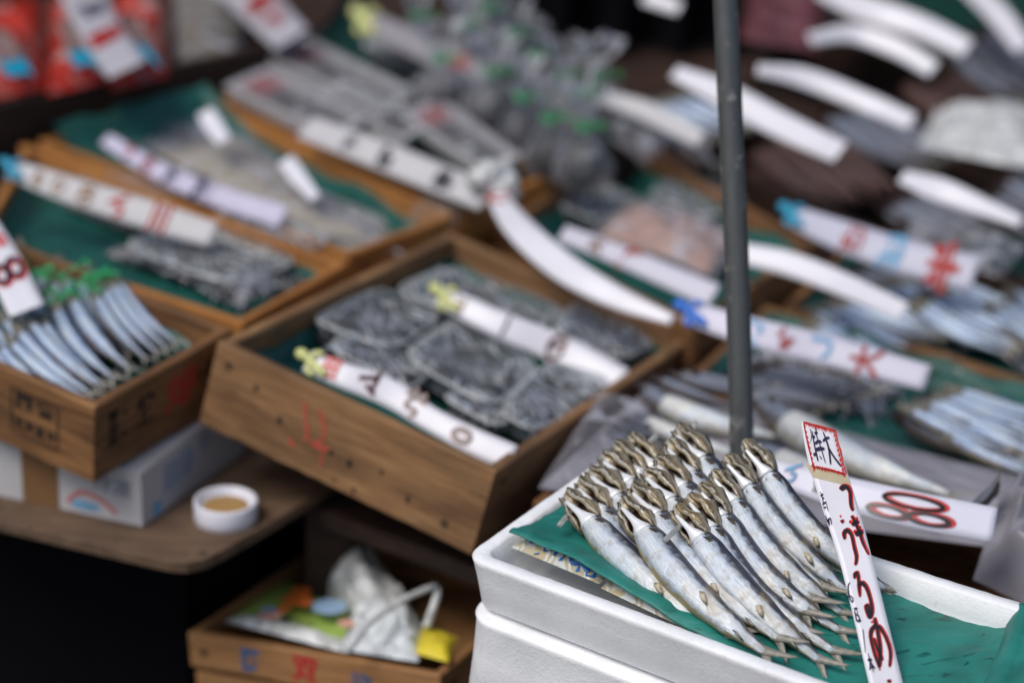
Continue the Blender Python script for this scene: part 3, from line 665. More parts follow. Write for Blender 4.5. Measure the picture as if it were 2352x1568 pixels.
# ------------------------------------------------------------------ other price tags
def price_tag(label, pts, wpx, text=(), m=None, clip=None, lean=.25, group='price tags on the stall', thick=.0005, name='price_tag', ovals=()):
    """pts: centreline (picture u, v, height z); wpx: width(s) in picture px"""
    C3 = [P(*p) if not hasattr(p, 'x') else p for p in pts]
    ws = wpx if isinstance(wpx, (list, tuple)) else [wpx, wpx]
    L = sum((C3[i + 1] - C3[i]).length for i in range(len(C3) - 1))
    root = empty(name, C3[0], label, 'price tag', group)
    def at(s, t, off=0):
        p = cat(C3, s); d = (cat(C3, min(1, s + .01)) - cat(C3, max(0, s - .01))).normalized()
        vw = (CL - p); dist = vw.dot(-fw); n = (vw.normalized() * (1 - lean) + V((0, 0, 1)) * lean); n = (n - d * n.dot(d)).normalized(); y = n.cross(d)
        w = cat([V((x, 0, 0)) for x in ws], s).x / FPX * dist
        return p + y * (t * w * .5) + n * off
    mb = MB(); mb.grid(lambda a, b: at(a, b * 2 - 1), 40, 4); o = mb.build('strip', m or M_white, root); solid(o, thick, -1)
    for item in text:
        chs, s, size, mt, outline = item[:5]; t0 = item[5] if len(item) > 5 else 0
        for ln, mm, off in (((.05, M_red, .0009),) if outline else ()) + ((.035, mt, .0014),):
            mb = MB()
            for k, ch in enumerate(chs):
                g, fs = glyph(ch, ln); s_ = s + k * size * 1.25 / L
                wid = ws[0] / FPX * 3
                mb.add([at(s_ - y * size / L, t0 + (-x) * size * 2 / (ws[0] / FPX * (CL - C3[0]).dot(-fw)) * -1 * -1, off) for x, y in g], fs)
            mb.build('writing' if mm is mt else 'red_outline', mm, root, smooth=False)
    for (s_, t_, rs, rt, wd, mm) in ovals:      # hand drawn round figures: centre, half sizes in tag lengths / half widths
        w1 = (at(.5, 1) - at(.5, -1)).length / 2
        for m2, k2, off in ((M_red, 1.55, .0009), (mm, 1.0, .0014)):
            mb = MB(); n = 40; vs = []
            for i in range(n + 1):
                a = 2 * math.pi * i / n
                for sg in (-1, 1):
                    e = wd * k2 * sg * (1 + .35 * math.cos(a * 2)); sh = .002 if m2 is M_red else 0
                    vs.append(at(s_ + ((rs * L + e) * math.cos(a) + sh) / L, t_ + ((rt * w1 + e) * math.sin(a) + sh * .5) / w1, off))
            mb.add(vs, [(2 * i, 2 * i + 1, 2 * i + 3, 2 * i + 2) for i in range(n)]); mb.build('figure' if m2 is mm else 'red_outline', m2, root, smooth=False)
    if clip:
        mb = MB(); dd = (C3[0] - cat(C3, .1)).normalized(); q = at(.02, 0, .003); yy = (at(.02, 1) - at(.02, -1)).normalized(); nn = (at(.02, 0, 1) - at(.02, 0, 0)).normalized()
        w = (at(.02, 1) - at(.02, -1)).length
        body = [q - dd * w * 1.0 - yy * w * .35, q - dd * w * .35 - yy * w * .1, q + dd * w * .2 + yy * w * .1, q + dd * w * .75 + yy * w * .2]
        mb.tube([cat(body, i / 12) for i in range(13)], [w * x for x in (.10, .16, .20, .2, .18, .16, .17, .18, .2, .25, .28, .25, .15)], 10)
        for sg in (-1, 1):
            arm = [q + dd * w * .0, q - dd * w * .1 + yy * w * .45 * sg, q - dd * w * .45 + yy * w * .5 * sg]
            mb.tube([cat(arm, i / 6) for i in range(7)], w * .12, 8)
        mb.build('clip', clip, root)
    return root

# ------------------------------------------------------------------ crates
# C1: sardine crate at the left
c1 = [(-.800, 2.417, .630), (-.414, 2.188, .584), (-.299, 2.380, .593), (-.685, 2.609, .639)]
F1, R1, b1 = crate(c1, (-.005, .008, -.089), 'wooden crate of silver sardines with square ink stamp, on the white carton', M_wood, seed=1)
liner(F1, .060, 'teal sheet lining the crate of silver sardines at left', .03, 1)
def bX(bd, x): return x
# stamp on front board (board origin may be flipped; outer face is local -y, x runs along)
L1 = b1[0]['len']
def outline_rect(x, z, w, h, t=.0022):
    return [('S', [(x - w / 2, z - h / 2), (x + w / 2, z - h / 2)], [t, t]), ('S', [(x - w / 2, z + h / 2), (x + w / 2, z + h / 2)], [t, t]), ('S', [(x - w / 2, z - h / 2), (x - w / 2, z + h / 2)], [t, t]), ('S', [(x + w / 2, z - h / 2), (x + w / 2, z + h / 2)], [t, t])]
sx = L1 - .078
decal(b1[0], 'ink_stamp', outline_rect(sx, -.044, .062, .052) + [('国', sx - .014, -.031, .021, .05, 1.1), ('産', sx + .013, -.031, .021, .05, 1.1)] +
      [(c, sx - .021 + i * .014, -.056, .016, .02, .8) for i, c in enumerate('北海道沖')], M_inkb)
L1b = b1[1]['len']
decal(b1[1], 'black_stamp', [(c, .018, -.022 - i * .015, .014, .02, 1.1) for i, c in enumerate('製造所')] + [('・', .035, -.025, .02, .05, 1), ('・', .035, -.05, .02, .05, 1)], M_inkb)
decal(b1[1], 'black_stamp', [('株', .070, -.036, .036, .04, .9)], M_inkb); decal(b1[1], 'black_stamp', [('製', L1b - .035, -.036, .036, .04, .8)], M_inkb)
decal(b1[1], 'red_stamp', [('丸', .118, -.036, .046, .03, .8), ('中', .140, -.032, .046, .03, .6)], M_darkred)
# C2: centre crate
c2 = [(-.303, 2.294, .615), (-.012, 2.149, .547), (.212, 2.622, .499), (-.08, 2.767, .568)]
F2, R2, b2 = crate(c2, (-.022, .001, -.094), 'large wooden crate of plastic packs in the middle with a faint red brush mark', M_woodB if False else wood('crate_wood', (.15, .070, .027), (.30, .155, .063), (.42, .24, .105), .65), seed=2, t=.012)
liner(F2, .058, 'teal sheet lining the middle crate under plastic packs', .03, 2)
L2 = b2[0]['len']
decal(b2[0], 'red_brush_mark', [('S', [(.112, -.020), (.118, -.036), (.124, -.052), (.122, -.062)], [.004, .003, .004, .002]), ('S', [(.130, -.020), (.139, -.034), (.143, -.048), (.136, -.058), (.130, -.058)], [.003, .004, .003, .004, .003]),
      ('S', [(.128, -.060), (.142, -.060), (.153, -.057)], [.003, .005, .003]), ('S', [(.106, -.066), (.112, -.072)], [.004, .006]), ('S', [(.146, -.062), (.147, -.080)], [.002, .003])], plain('faded_red', (.46, .07, .04), .8, 150, .4, bst=0))
for it_ in [('●', .055, -.030, .010, 0, .6), ('●', .09, -.052, .012, 0, .6), ('●', .155, -.060, .010, 0, .6), ('●', .178, -.062, .013, 0, .6), ('●', .215, -.055, .008, 0, .6), ('●', .19, -.088, .011, 0, .4), ('●', .25, -.07, .011, 0, .5)]: decal(b2[0], 'nail', [it_], M_inkb)
# C8: low crate bottom left, plus one beneath
c8 = [(-.335, 2.251, .295), (-.061, 2.121, .33), (.069, 2.391, .31), (-.205, 2.521, .275)]
F8, R8, b8 = crate(c8, (.003, -.004, -.040), 'shallow wooden crate with blue and red characters, holding plastic bags, low at front', M_wood if False else wood('thin_wood', (.20, .085, .028), (.34, .165, .060), (.44, .24, .095), .3), seed=3, t=.010)
L8 = b8[0]['len']
decal(b8[0], 'blue_characters', [('阿', .078, -.020, .028, .03, .9), ('波', .212, -.026, .028, .03, .9)], M_inkblue)
decal(b8[0], 'red_character', [('双', .145, -.020, .032, .04, 1.0)], plain('stamp_red2', (.42, .02, .02), .8, 200, .3, bst=0))
crate([V(x) + V((.008, -.004, -.046)) for x in c8], (.003, -.004, -.05), 'second shallow wooden crate under the one holding plastic bags', bpy.data.materials['thin_wood'], seed=4, t=.010)

# background crates: rim corners on level planes
def quad(z, *uv): return [P(u, v, z) for u, v in uv]
dn = (0, 0, -.085)
Fb, _, _ = crate(quad(.575, (-60, 545), (556, 742), (800, 604), (60, 330)), dn, 'wooden crate of small dark fish packs behind the sardine crate', M_woodO, seed=5)
liner(Fb, .045, 'teal sheet in the crate behind the silver sardines', .03, 3)
F3, _, _ = crate(quad(.56, (90, 322), (800, 585), (1046, 492), (480, 232)), dn, 'wooden crate of whitebait bags at left with orange inner board', M_woodO, seed=6)
liner(F3, .05, 'teal sheet with raised corner in the whitebait crate', .03, 4, lift=lambda a, b: .045 * max(0, 1 - a / .22) + .02 * max(0, (b - .8) / .2) * max(0, .4 - a))
F4, _, _ = crate(quad(.555, (512, 225), (1068, 482), (1272, 400), (650, 115)), dn, 'wooden crate of shiny packed trays behind the whitebait crate', M_woodO, seed=7)
liner(F4, .04, 'teal sheet under the shiny packed trays', .02, 5)
F5, _, _ = crate(quad(.53, (1140, 520), (1592, 745), (1880, 560), (1445, 322)), dn, 'wooden crate with pink shrimp bag behind the middle crate', M_wood, seed=8)
liner(F5, .05, 'teal sheet under the pink shrimp bag', .03, 6)
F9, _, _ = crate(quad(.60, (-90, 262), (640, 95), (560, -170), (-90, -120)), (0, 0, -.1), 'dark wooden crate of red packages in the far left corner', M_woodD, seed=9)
F6, _, _ = crate(quad(.50, (1560, 880), (2480, 1180), (2560, 930), (1760, 700)), dn, 'wooden crate lined with teal sheet right of the grey pole', M_wood, seed=10)
liner(F6, .03, 'teal sheet rising at the back of the crate right of the pole', .03, 7)
F11, _, _ = crate(quad(.50, (1800, 700), (2520, 930), (2560, 690), (1960, 545)), dn, 'wooden crate of small silver fish at the right edge', M_wood, seed=11)
liner(F11, .04, 'teal sheet under the small silver fish at right', .03, 8)
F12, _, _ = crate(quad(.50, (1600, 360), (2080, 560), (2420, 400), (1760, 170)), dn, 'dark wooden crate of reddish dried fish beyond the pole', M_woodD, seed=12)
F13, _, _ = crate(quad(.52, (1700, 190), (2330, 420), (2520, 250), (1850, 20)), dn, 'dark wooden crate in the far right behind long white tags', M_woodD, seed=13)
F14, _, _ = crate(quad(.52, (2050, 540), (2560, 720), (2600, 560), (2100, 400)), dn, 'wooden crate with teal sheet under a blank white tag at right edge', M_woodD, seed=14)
liner(F14, .02, 'shade-toned teal sheet hanging beneath the blank white tag at right edge', .02, 9, m=M_sheetDeepShade)
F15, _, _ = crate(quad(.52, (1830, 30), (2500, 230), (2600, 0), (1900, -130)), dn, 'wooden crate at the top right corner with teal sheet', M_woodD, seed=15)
liner(F15, .02, 'teal sheet in the top right corner crate', .02, 10, m=M_sheetDeepShade)
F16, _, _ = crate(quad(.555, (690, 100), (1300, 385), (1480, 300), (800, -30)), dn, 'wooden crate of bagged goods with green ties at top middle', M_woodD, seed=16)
liner(F16, .03, 'shade-toned teal sheet under the green tied bags', .02, 11, m=M_sheetDeepShade)
F7, _, _ = crate(quad(.50, (1225, 1150), (2330, 1475), (2560, 1230), (1500, 900)), dn, 'wooden crate of large fish on plastic behind the foam tray', M_wood, seed=17)

# table, board, carton
def slab(name, pts, t, m, label, cat_, kind=None, rnd_=None):
    pts = [V(p) for p in pts]; n = len(pts)
    vs = pts + [p - V((0, 0, t)) for p in pts]
    o = mesh(name, vs, [tuple(range(n)), tuple(range(n, 2 * n))[::-1]] + [(i, i + n, (i + 1) % n + n, (i + 1) % n) for i in range(n)], m, smooth=False)
    b = o.modifiers.new('bev', 'BEVEL'); b.width = .0015; b.segments = 2; b.limit_method = 'ANGLE'
    return tag(o, label, cat_, kind=kind)
zb = .43
uvp = [(-250, 1120), (0, 1196), (150, 1232), (330, 1275), (390, 1288), (430, 1291), (470, 1283), (520, 1258), (600, 1212), (690, 1158), (800, 1090), (300, 900), (-250, 900)]
slab('table_board', [P(u, v, zb) for u, v in uvp], .013, M_board, 'worn brown board with rounded corner under the white carton and pot', 'board')
tb = [(705, 1158), (1090, 1302), (1330, 1330), (1700, 1440), (2620, 1620), (2900, 700), (2500, -200), (-200, -200), (-300, 880), (330, 880), (760, 1090)]
troot2 = empty('stall_table', P(1400, 900, 0), 'dark wooden stall table under the back rows of crates', 'table')
tp = [P(u, v, zb - .02 if v > 700 else zb - .02) for u, v in tb]; n_ = len(tp); vs = tp + [p - V((0, 0, .02)) for p in tp]
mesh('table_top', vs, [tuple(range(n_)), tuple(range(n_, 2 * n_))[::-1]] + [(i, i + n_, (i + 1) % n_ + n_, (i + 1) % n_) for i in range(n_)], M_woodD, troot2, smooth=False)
def post(p, w, z1_, m, root, name='leg'):
    vs = [V((p.x + a * w, p.y + b * w, z)) for z in (0, z1_) for a, b in ((-1, -1), (1, -1), (1, 1), (-1, 1))]
    return mesh(name, vs, [(0, 1, 2, 3), (4, 5, 6, 7), (0, 1, 5, 4), (1, 2, 6, 5), (2, 3, 7, 6), (3, 0, 4, 7)], m, root, smooth=False)
for u, v in ((760, 1080), (2400, 1400), (2300, 0), (100, 0)): post(P(u, v, zb), .025, zb - .042, M_woodD, troot2)
# dark skirt added to block light under the stall
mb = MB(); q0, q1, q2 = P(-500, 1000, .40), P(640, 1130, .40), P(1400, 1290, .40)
def shade_sheet(s, t):
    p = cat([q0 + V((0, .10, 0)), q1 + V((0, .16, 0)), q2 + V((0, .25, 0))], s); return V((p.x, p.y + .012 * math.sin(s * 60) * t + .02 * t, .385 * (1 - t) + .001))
mb.grid(shade_sheet, 120, 10); tag(mb.build('shade_cloth', M_shade), 'added black cloth blocking light under the front of the stall', 'cloth')
# black box added under the board to keep the space dark
bx = empty('shade_box', P(250, 1150, 0), 'added black box darkening the space under the brown board', 'crate')
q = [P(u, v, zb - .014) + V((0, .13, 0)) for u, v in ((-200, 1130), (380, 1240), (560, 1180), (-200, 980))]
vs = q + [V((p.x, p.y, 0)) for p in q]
mesh('side_board', vs, [(0, 1, 2, 3), (4, 5, 6, 7)] + [(i, (i + 1) % 4, (i + 1) % 4 + 4, i + 4) for i in range(4)], M_shade, bx, smooth=False)
# stand under foam stack and under low crates
def block(corners, z0, name, label, m, cat_='crate'):
    q = [V(p) for p in corners]; rt = empty(name, V((q[0].x, q[0].y, z0)), label, cat_)
    for i in range(4):
        a, b = q[i], q[(i + 1) % 4]; nb = max(1, int((min(a.z, b.z) - z0) / .11)); hh = (min(a.z, b.z) - z0) / nb
        inw = (q[0] + q[2]) / 2 - (a + b) / 2
        for k in range(nb):
            aa = V((a.x, a.y, z0 + hh * (k + 1) - .004)); bb = V((b.x, b.y, z0 + hh * (k + 1) - .004)); e = (bb - aa).normalized()
            if i % 2: aa, bb = aa + e * .013, bb - e * .013
            board(rt, 'side_board', aa, bb, V((0, 0, -(hh - .006))), inw, .012, m, i * 7 + k)
    return rt
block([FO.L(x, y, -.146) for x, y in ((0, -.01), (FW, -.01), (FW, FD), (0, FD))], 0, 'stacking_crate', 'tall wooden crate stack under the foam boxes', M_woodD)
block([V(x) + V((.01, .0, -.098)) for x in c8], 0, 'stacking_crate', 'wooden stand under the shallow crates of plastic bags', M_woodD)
# white carton under C1
zc0 = zb + .001
cA = P(327, 1209, zc0); ex = (F1.c[1] - F1.c[0]); ex.z = 0; ex.normalize(); ey = V((-ex.y, ex.x, 0))
e1 = (P(0, 1138, zc0) - cA); e1.z = 0; e1.normalize(); e2 = (P(480, 1098, zc0) - cA); e2.z = 0; e2.normalize()
ch = .070
broot = empty('white_carton', cA, 'white printed cardboard carton with brown tape under the sardine crate', 'carton')
cs = [cA, cA + e1 * .42, cA + e1 * .42 + e2 * .20, cA + e2 * .20]
def ctop(p):   # carton top stays under tilted crate
    r = F1.down; o = F1.o + F1.down; return o.z - ((p - o).dot(F1.n) - (p.z - o.z) * F1.n.z) / F1.n.z
tops = [V((p.x, p.y, min(max(ctop(V((p.x, p.y, 0))) - .003, zb + .03), zb + .11))) for p in cs]
mesh('box', [V(c) for c in cs] + tops, [(3, 2, 1, 0), (4, 5, 6, 7)] + [(i, (i + 1) % 4, (i + 1) % 4 + 4, i + 4) for i in range(4)], M_card, broot, smooth=False)
nf = (e1.cross(V((0, 0, 1)))); nf = nf if nf.dot(CL - cA) > 0 else -nf; nf.normalize()
nr = (e2.cross(V((0, 0, 1)))); nr = nr if nr.dot(CL - cA) > 0 else -nr; nr.normalize()
H0 = tops[0].z - zc0
def cf(x, z, off=.0006): return cA + e1 * x + V((0, 0, z)) + nf * off      # x to the left
def cr(x, z, off=.0006): return cA + e2 * x + V((0, 0, z)) + nr * off
mb = MB(); mb.add([cf(.098, .0005), cf(.142, .0005), cf(.142, .075), cf(.098, .075)], [(0, 1, 2, 3)]); mb.build('tape', M_tape, broot, smooth=False)
def cprint(name, lst, f, m, sgn):
    mb = MB()
    for it in lst:
        if it[0] == 'S': vs, fs = ribbon(it[1], it[2]); mb.add([f(p.x, p.y, .0009) for p in vs], fs)
        else:
            ch_, x, z, s, of = it; g, fs = glyph(ch_, of); mb.add([f(x + sgn * p[0] * s, z + p[1] * s, .0009) for p in g], fs)
    mb.build(name, m, broot, smooth=False)
cprint('red_arch', [('S', [(.088, .010), (.080, .020), (.068, .026), (.050, .022), (.036, .014), (.030, .008)], [.005] * 6)], cf, plain('print_pink', (.50, .17, .15), .8, 60, .2, bst=0), -1)
cprint('blue_lettering', [(c, .078 - i * .008, .011, .011, .04) for i, c in enumerate('食品加工')], cf, M_inkpale, -1)
cprint('blue_print', [('漁', .085, .040, .034, .02), ('業', .055, .036, .034, .02), ('協', .120, .05, .022, .02)], cr, plain('print_faintblue', (.30, .36, .47), .8, 60, .2, bst=0), 1)
cprint('corner_label', [('■', .028, .010, .020, 0)], cr, M_inkpale, 1)
cprint('grey_print', [('冷', .045, .042, .022, .02), ('凍', .022, .040, .022, .02)], cf, plain('print_grey', (.25, .26, .30), .8, 60, .2, bst=0), -1)

# white pot
pc = P(519, 1192, zb + .0005); pd = (pc - CL).dot(fw); pr = 73 / FPX * pd; ph = 47 / FPX * pd / math.cos(PITCH)
proot = empty('round_pot', pc, 'round white plastic pot with brown contents on the brown board', 'pot')
prof = [(0, 0), (pr * .96, 0), (pr, .001), (pr, ph * .5), (pr, ph - .0015), (pr * .985, ph), (pr * .90, ph), (pr * .87, ph - .002), (pr * .84, ph * .78), (pr * .80, ph * .62), (0, ph * .62)]
def lathe(prof, c, n=48): return [[c + V((r * math.cos(2 * math.pi * j / n), r * math.sin(2 * math.pi * j / n), z)) for j in range(n)] for r, z in prof]
mb = MB(); mb.loft(lathe(prof[1:-1], pc)); o = mb.build('cup', M_pot, proot)
mb = MB(); mb.loft(lathe([(pr * .70, ph * .61), (pr * .71, ph * .70), (pr * .66, ph * .735), (pr * .3, ph * .73), (.0005, ph * .73)], pc)); mb.build('contents', M_paste, proot)

# grey pole
pb = PD(1706, 1090, 2.33); ptp = PD(1668, -20, 2.27); dpl = (ptp - pb).normalized()
p0 = pb - dpl * (pb.z / dpl.z); p1 = pb + dpl * ((2.6 - pb.z) / dpl.z)
mb = MB(); mb.tube([lerp(p0, p1, i / 30) + V((.0012 * math.sin(i * .9), 0, 0)) for i in range(31)], .0118, 24)
proot2 = empty('metal_pole', p0, 'grey painted metal pole with worn patches, rising through the stall', 'pole')
mb.build('tube', M_pole, proot2)
mb = MB(); mb.loft(lathe([(.001, .001), (.11, .001), (.11, .012), (.03, .02), (.014, .05), (.001, .05)], V((p0.x, p0.y, 0)), 32)); mb.build('foot', M_pole, proot2)

# ------------------------------------------------------------------ sardine prototype and copies
def proto_fish(name, m, hm, tm, bend=.05, width=.085, depth=.06):
    root = bpy.data.objects.new(name, None)
    path = [V((s, bend * o_, 0)) for s, o_ in [(0, 0), (.2, -.5), (.4, -1), (.6, -.95), (.8, -.5), (1, .1)]]
    N0 = V((0, 0, 1))
    a = interp([.16, .24, .4, .6, .8, .9], [.75 * width, .95 * width, width, .8 * width, .35 * width, .22 * width]); b = interp([.16, .24, .4, .6, .8, .9], [.8 * depth, .95 * depth, depth, .75 * depth, .3 * depth, .12 * depth])
    parts = []
    parts.append(fish_body(path, a, b, N0, 16, 12, .16, .9).build('body', m, None, M=Matrix.Identity(4)))
    a2 = interp([0, .05, .12, .17], [.12 * width, .5 * width, .78 * width, .78 * width]); b2 = interp([0, .05, .12, .17], [.12 * depth, .5 * depth, .8 * depth, .84 * depth])
    mb = fish_body(path, a2, b2, N0, 8, 12, 0, .175)
    mb.tube([V((.05, .02, depth * .62)), V((.055, .02, depth * .72))], [.014, .006], 8)
    parts.append(mb.build('head', hm, None, M=Matrix.Identity(4)))
    mb = MB()
    for sg in (1, -1):
        rows = []
        for i in range(6):
            t = i / 5; c = V((.88 + .12 * t, -.25 * bend + bend * .3 * t + sg * (.008 + .05 * t ** 1.3), 0)); wd = .02 * (1 - t) + .002; rows.append([c - V((0, sg * wd, 0)), c + V((0, sg * wd * .4, 0))])
        mb.add([x for r in rows for x in r], [(2 * i, 2 * i + 1, 2 * i + 3, 2 * i + 2) for i in range(5)])
    o = mb.build('tail_fin', tm, None, M=Matrix.Identity(4)); parts.append(o)
    for p in parts:
        for c in list(p.users_collection): c.objects.unlink(p)
    return root, parts
def put_fish(pro, head, tail, label, group, cat_='dried fish', roll=0, flip=False, wid=1.0):
    root, parts = pro; r = root.copy(); col.objects.link(r)
    X = (tail - head); L = X.length; X.normalize(); N_ = ((CL - head).normalized() * .6 + V((0, 0, .6))); N_ = (N_ - X * N_.dot(X)).normalized(); Y = N_.cross(X)
    N_ = (N_ * math.cos(roll) + Y * math.sin(roll)); Y = N_.cross(X)
    if flip: Y = -Y
    M_ = Matrix((X * L, Y * L * wid, N_ * L * wid)).transposed().to_4x4(); M_.translation = head; 
    r.matrix_basis = M_; tag(r, label, cat_, group)
    for p in parts:
        q = p.copy(); col.objects.link(q); q.parent = r; q.matrix_parent_inverse = Matrix.Identity(4); q.matrix_basis = Matrix.Identity(4)
    return r
M_shead = plain('sardine_head', (.16, .15, .12), .45, 60, .7)
SARD = proto_fish('dried_sardine', M_sard, M_shead, M_finl, .05, .058, .066)
DARK = proto_fish('dark_fish', M_rayf, M_gill, M_finl, .05, .070, .07)
BROWN = proto_fish('brown_fish', M_brnf, M_brnf, M_brnf, .03, .09)
MACK = proto_fish('large_fish', M_mack, M_rayf, M_finl, .05, .075, .055)
def z4(x, y): return (x * .5217, 514.5 + y * .5217)
ORDR = ['first', 'second', 'third', 'fourth', 'fifth', 'sixth', 'seventh', 'eighth', 'ninth', 'tenth', 'eleventh', 'twelfth']
LF = [((500, 225), (805, 545)), ((468, 235), (765, 572)), ((436, 248), (722, 592)), ((404, 285), (668, 618)), ((300, 300), (605, 668)), ((232, 330), (535, 708)), ((170, 390), (485, 735)), ((100, 400), (470, 745)), ((50, 430), (440, 772)), ((10, 480), (410, 780)), ((-40, 520), (290, 780)), ((-70, 530), (235, 770)),
      ((380, 180), (640, 560)), ((330, 190), (600, 600)), ((270, 210), (560, 640)), ((200, 260), (500, 690)), ((130, 300), (450, 720)), ((60, 330), (400, 740)), ((-10, 380), (350, 740)), ((-60, 430), (280, 740)),
      ((130, 170), (330, 420)), ((80, 60), (240, 330)), ((190, 150), (400, 450)), ((250, 140), (470, 480)), ((30, 120), (200, 360)), ((-40, 200), (150, 420))]
rnd = random.Random(3)
for i, (a_, b_) in enumerate(LF):
    lay = -.012 if i < 12 else (-.024 if i < 20 else -.034)
    put_fish(SARD, F1.P(*z4(*a_), lay + .012), F1.P(*z4(*b_), lay - .010), (f'{ORDR[i]} from right of the front row of silver blue sardines in the left crate' if i < 12 else f'{ORDR[i - 12] if i < 24 else ["thirteenth", "fourteenth"][i - 24]} sardine of the lower layers in the left crate, partly hidden under others'), 'sardines in the left crate' if i < 12 else 'lower layer sardines in the left crate', 'dried fish', rnd.uniform(-.3, .3), False, 1.0 + .2 * (i in (4, 5)))
# green net strings over the sardine heads
mb = MB()
for k in range(16):
    a_ = rnd.uniform(20, 460); b_ = 300 - abs(a_ - 250) * .1 + rnd.uniform(-130, 50)
    pts = [F1.P(*z4(a_ + j * 26 - 50, b_ + rnd.uniform(-28, 28) - j * 6), .006 + rnd.uniform(-.003, .006)) for j in range(6)]
    mb.tube([cat(pts, j / 20) for j in range(21)], .0016, 6)
tag(mb.build('green_net', M_green), 'bright green net string tangled over the sardine heads', 'net')
# green tail on the tag
price_tag('white tag reading 08 in black and red over the sardines at left edge', [F1.P(-60, 500, .03), F1.P(5, 600, .028), F1.P(62, 712, .02)], 84, (), lean=.2, ovals=((.62, -.42, .085, .36, .0032, M_black), (.60, .42, .085, .36, .0032, M_black), (.30, .45, .05, .2, .002, M_red)))

# bulk small fish
def heap(fr, uv, h, n, ln, m, label, spread_h=.012, seed=0, name='small_fish_heap', root=None):
    rnd = random.Random(seed); mb = MB(); c = [fr.P(u, v, h) for u, v in uv]
    for i in range(n):
        s, t = rnd.random(), rnd.random(); p = lerp(lerp(c[0], c[1], s), lerp(c[3], c[2], s), t) + fr.n * (rnd.random() * spread_h * (1 - abs(2 * s - 1) ** 3))
        a = rnd.gauss(-.6, .7); d = (fr.ex * math.cos(a) + fr.ey * math.sin(a) + fr.n * rnd.uniform(-.2, .2)).normalized(); y = fr.n.cross(d).normalized(); l = ln * rnd.uniform(.7, 1.2)
        rings = []; uvs = []
        for k, (q, w) in enumerate(((0, .03), (.18, .085), (.5, .10), (.85, .03), (1, .05))):
            rr = []; 
            for j in range(6):
                th = math.pi * 2 * j / 6; rr.append(p + d * l * (q - .5) + y * l * w * math.sin(th) + fr.n * l * w * .7 * math.cos(th)); uvs.append((q, .5 + .5 * math.sin(th)))
            rings.append(rr)
        mb.loft(rings, uvs=uvs)
    o = mb.build(name, m, root)
    if root is None: tag(o, label, 'small fish', kind='stuff')
    else: o['kind'] = 'stuff'
    return o
M_smallf = fish_mat('small_fish_skin', (.92, .92, 1.0), (.07, .075, .09), (.008, .009, .012), (.06, .06, .055), .3, .4)
def pack(fr, uv, h, hgt, label, n=46, m=None, seed=0, ln=.032, group='clear plastic packs of small fish'):
    c = [fr.P(u, v, h) for u, v in uv]; cen = (c[0] + c[2]) / 2; root = empty('plastic_pack', cen, label, 'plastic pack', group)
    def ring(k, hh, nn=24):
        out = []
        for i in range(nn):
            a = 2 * math.pi * i / nn + .13; ca, sa = math.cos(a), math.sin(a); x = math.copysign(abs(ca) ** .45, ca); y = math.copysign(abs(sa) ** .45, sa)
            s, t = .5 + .5 * x * k, .5 + .5 * y * k; out.append(lerp(lerp(c[0], c[1], s), lerp(c[3], c[2], s), t) + fr.n * hh)
        return out
    mb = MB(); mb.loft([ring(.84, 0), ring(.9, hgt * .7), ring(.92, hgt * .75), ring(1.0, hgt * .78), ring(1.0, hgt * .84), ring(.93, hgt * .86), ring(.9, hgt), ring(.7, hgt * 1.06), ring(.66, hgt * 1.0), ring(.1, hgt * 1.02)])
    mb.build('lidded_tub', M_clear, root)
    mb = MB(); rr_ = ring(1.0, hgt * .8); mb.tube(rr_ + [rr_[0]], .0015, 6); mb.build('rim', M_milky, root)
    q = [lerp(x, cen, .13) for x in c]
    f2 = Frame(q); rnd = random.Random(seed)
    mb = MB(); mb.grid(lambda s, t: lerp(lerp(q[0], q[1], s), lerp(q[3], q[2], s), t) + fr.n * (.002 + hgt * .5 * math.sin(math.pi * s) ** .5 * math.sin(math.pi * t) ** .5 + .002 * nz((s * 9, t * 9, seed), 1)), 14, 14); mb.build('dark_contents', M_packd if m is None else m, root)
    mb = MB()
    for i in range(n):
        s, t = rnd.random(), rnd.random(); p = lerp(lerp(q[0], q[1], s), lerp(q[3], q[2], s), t) + fr.n * (.003 + hgt * (.35 + .3 * rnd.random()))
        a = rnd.gauss(-.6, .45); d = (fr.ex * math.cos(a) + fr.ey * math.sin(a) + fr.n * rnd.uniform(-.15, .15)).normalized(); y = fr.n.cross(d).normalized(); l = ln * rnd.uniform(.7, 1.2); rings = []; uvs = []
        for k, (z_, w) in enumerate(((0, .05), (.18, .12), (.5, .15), (.85, .04), (1, .07))):
            rings.append([p + d * l * (z_ - .5) + y * l * w * math.sin(th) + fr.n * l * w * .7 * math.cos(th) for th in [math.pi * 2 * j / 6 for j in range(6)]]); uvs += [(z_, .5 + .5 * math.sin(math.pi * 2 * j / 6)) for j in range(6)]
        mb.loft(rings, uvs=uvs)
    o = mb.build('small_fish', m or M_smallf, root); o['kind'] = 'stuff'
    return root
pack(F2, ((905, 860), (1120, 985), (1235, 880), (1035, 770)), -.040, .030, 'clear pack of small dark fish in the centre of the middle crate', seed=1)
pack(F2, ((690, 775), (890, 850), (1010, 765), (860, 700)), -.040, .030, 'clear pack of small fish in the left corner of the middle crate', seed=2)
pack(F2, ((1130, 990), (1215, 1040), (1420, 920), (1245, 870)), -.040, .030, 'clear pack of small fish in the right front corner of the middle crate', seed=3, n=90)
pack(F2, ((880, 700), (1200, 800), (1300, 745), (1030, 640)), -.040, .024, 'clear pack of small fish under the rear tag of the middle crate', seed=4)
pack(F2, ((1250, 800), (1400, 870), (1500, 830), (1310, 730)), -.040, .030, 'clear pack of pale fish at the back right of the middle crate', seed=5, n=80)
pack(F2, ((740, 835), (930, 935), (985, 890), (800, 795)), -.046, .026, 'clear pack tucked behind the front tag of the middle crate', seed=6)
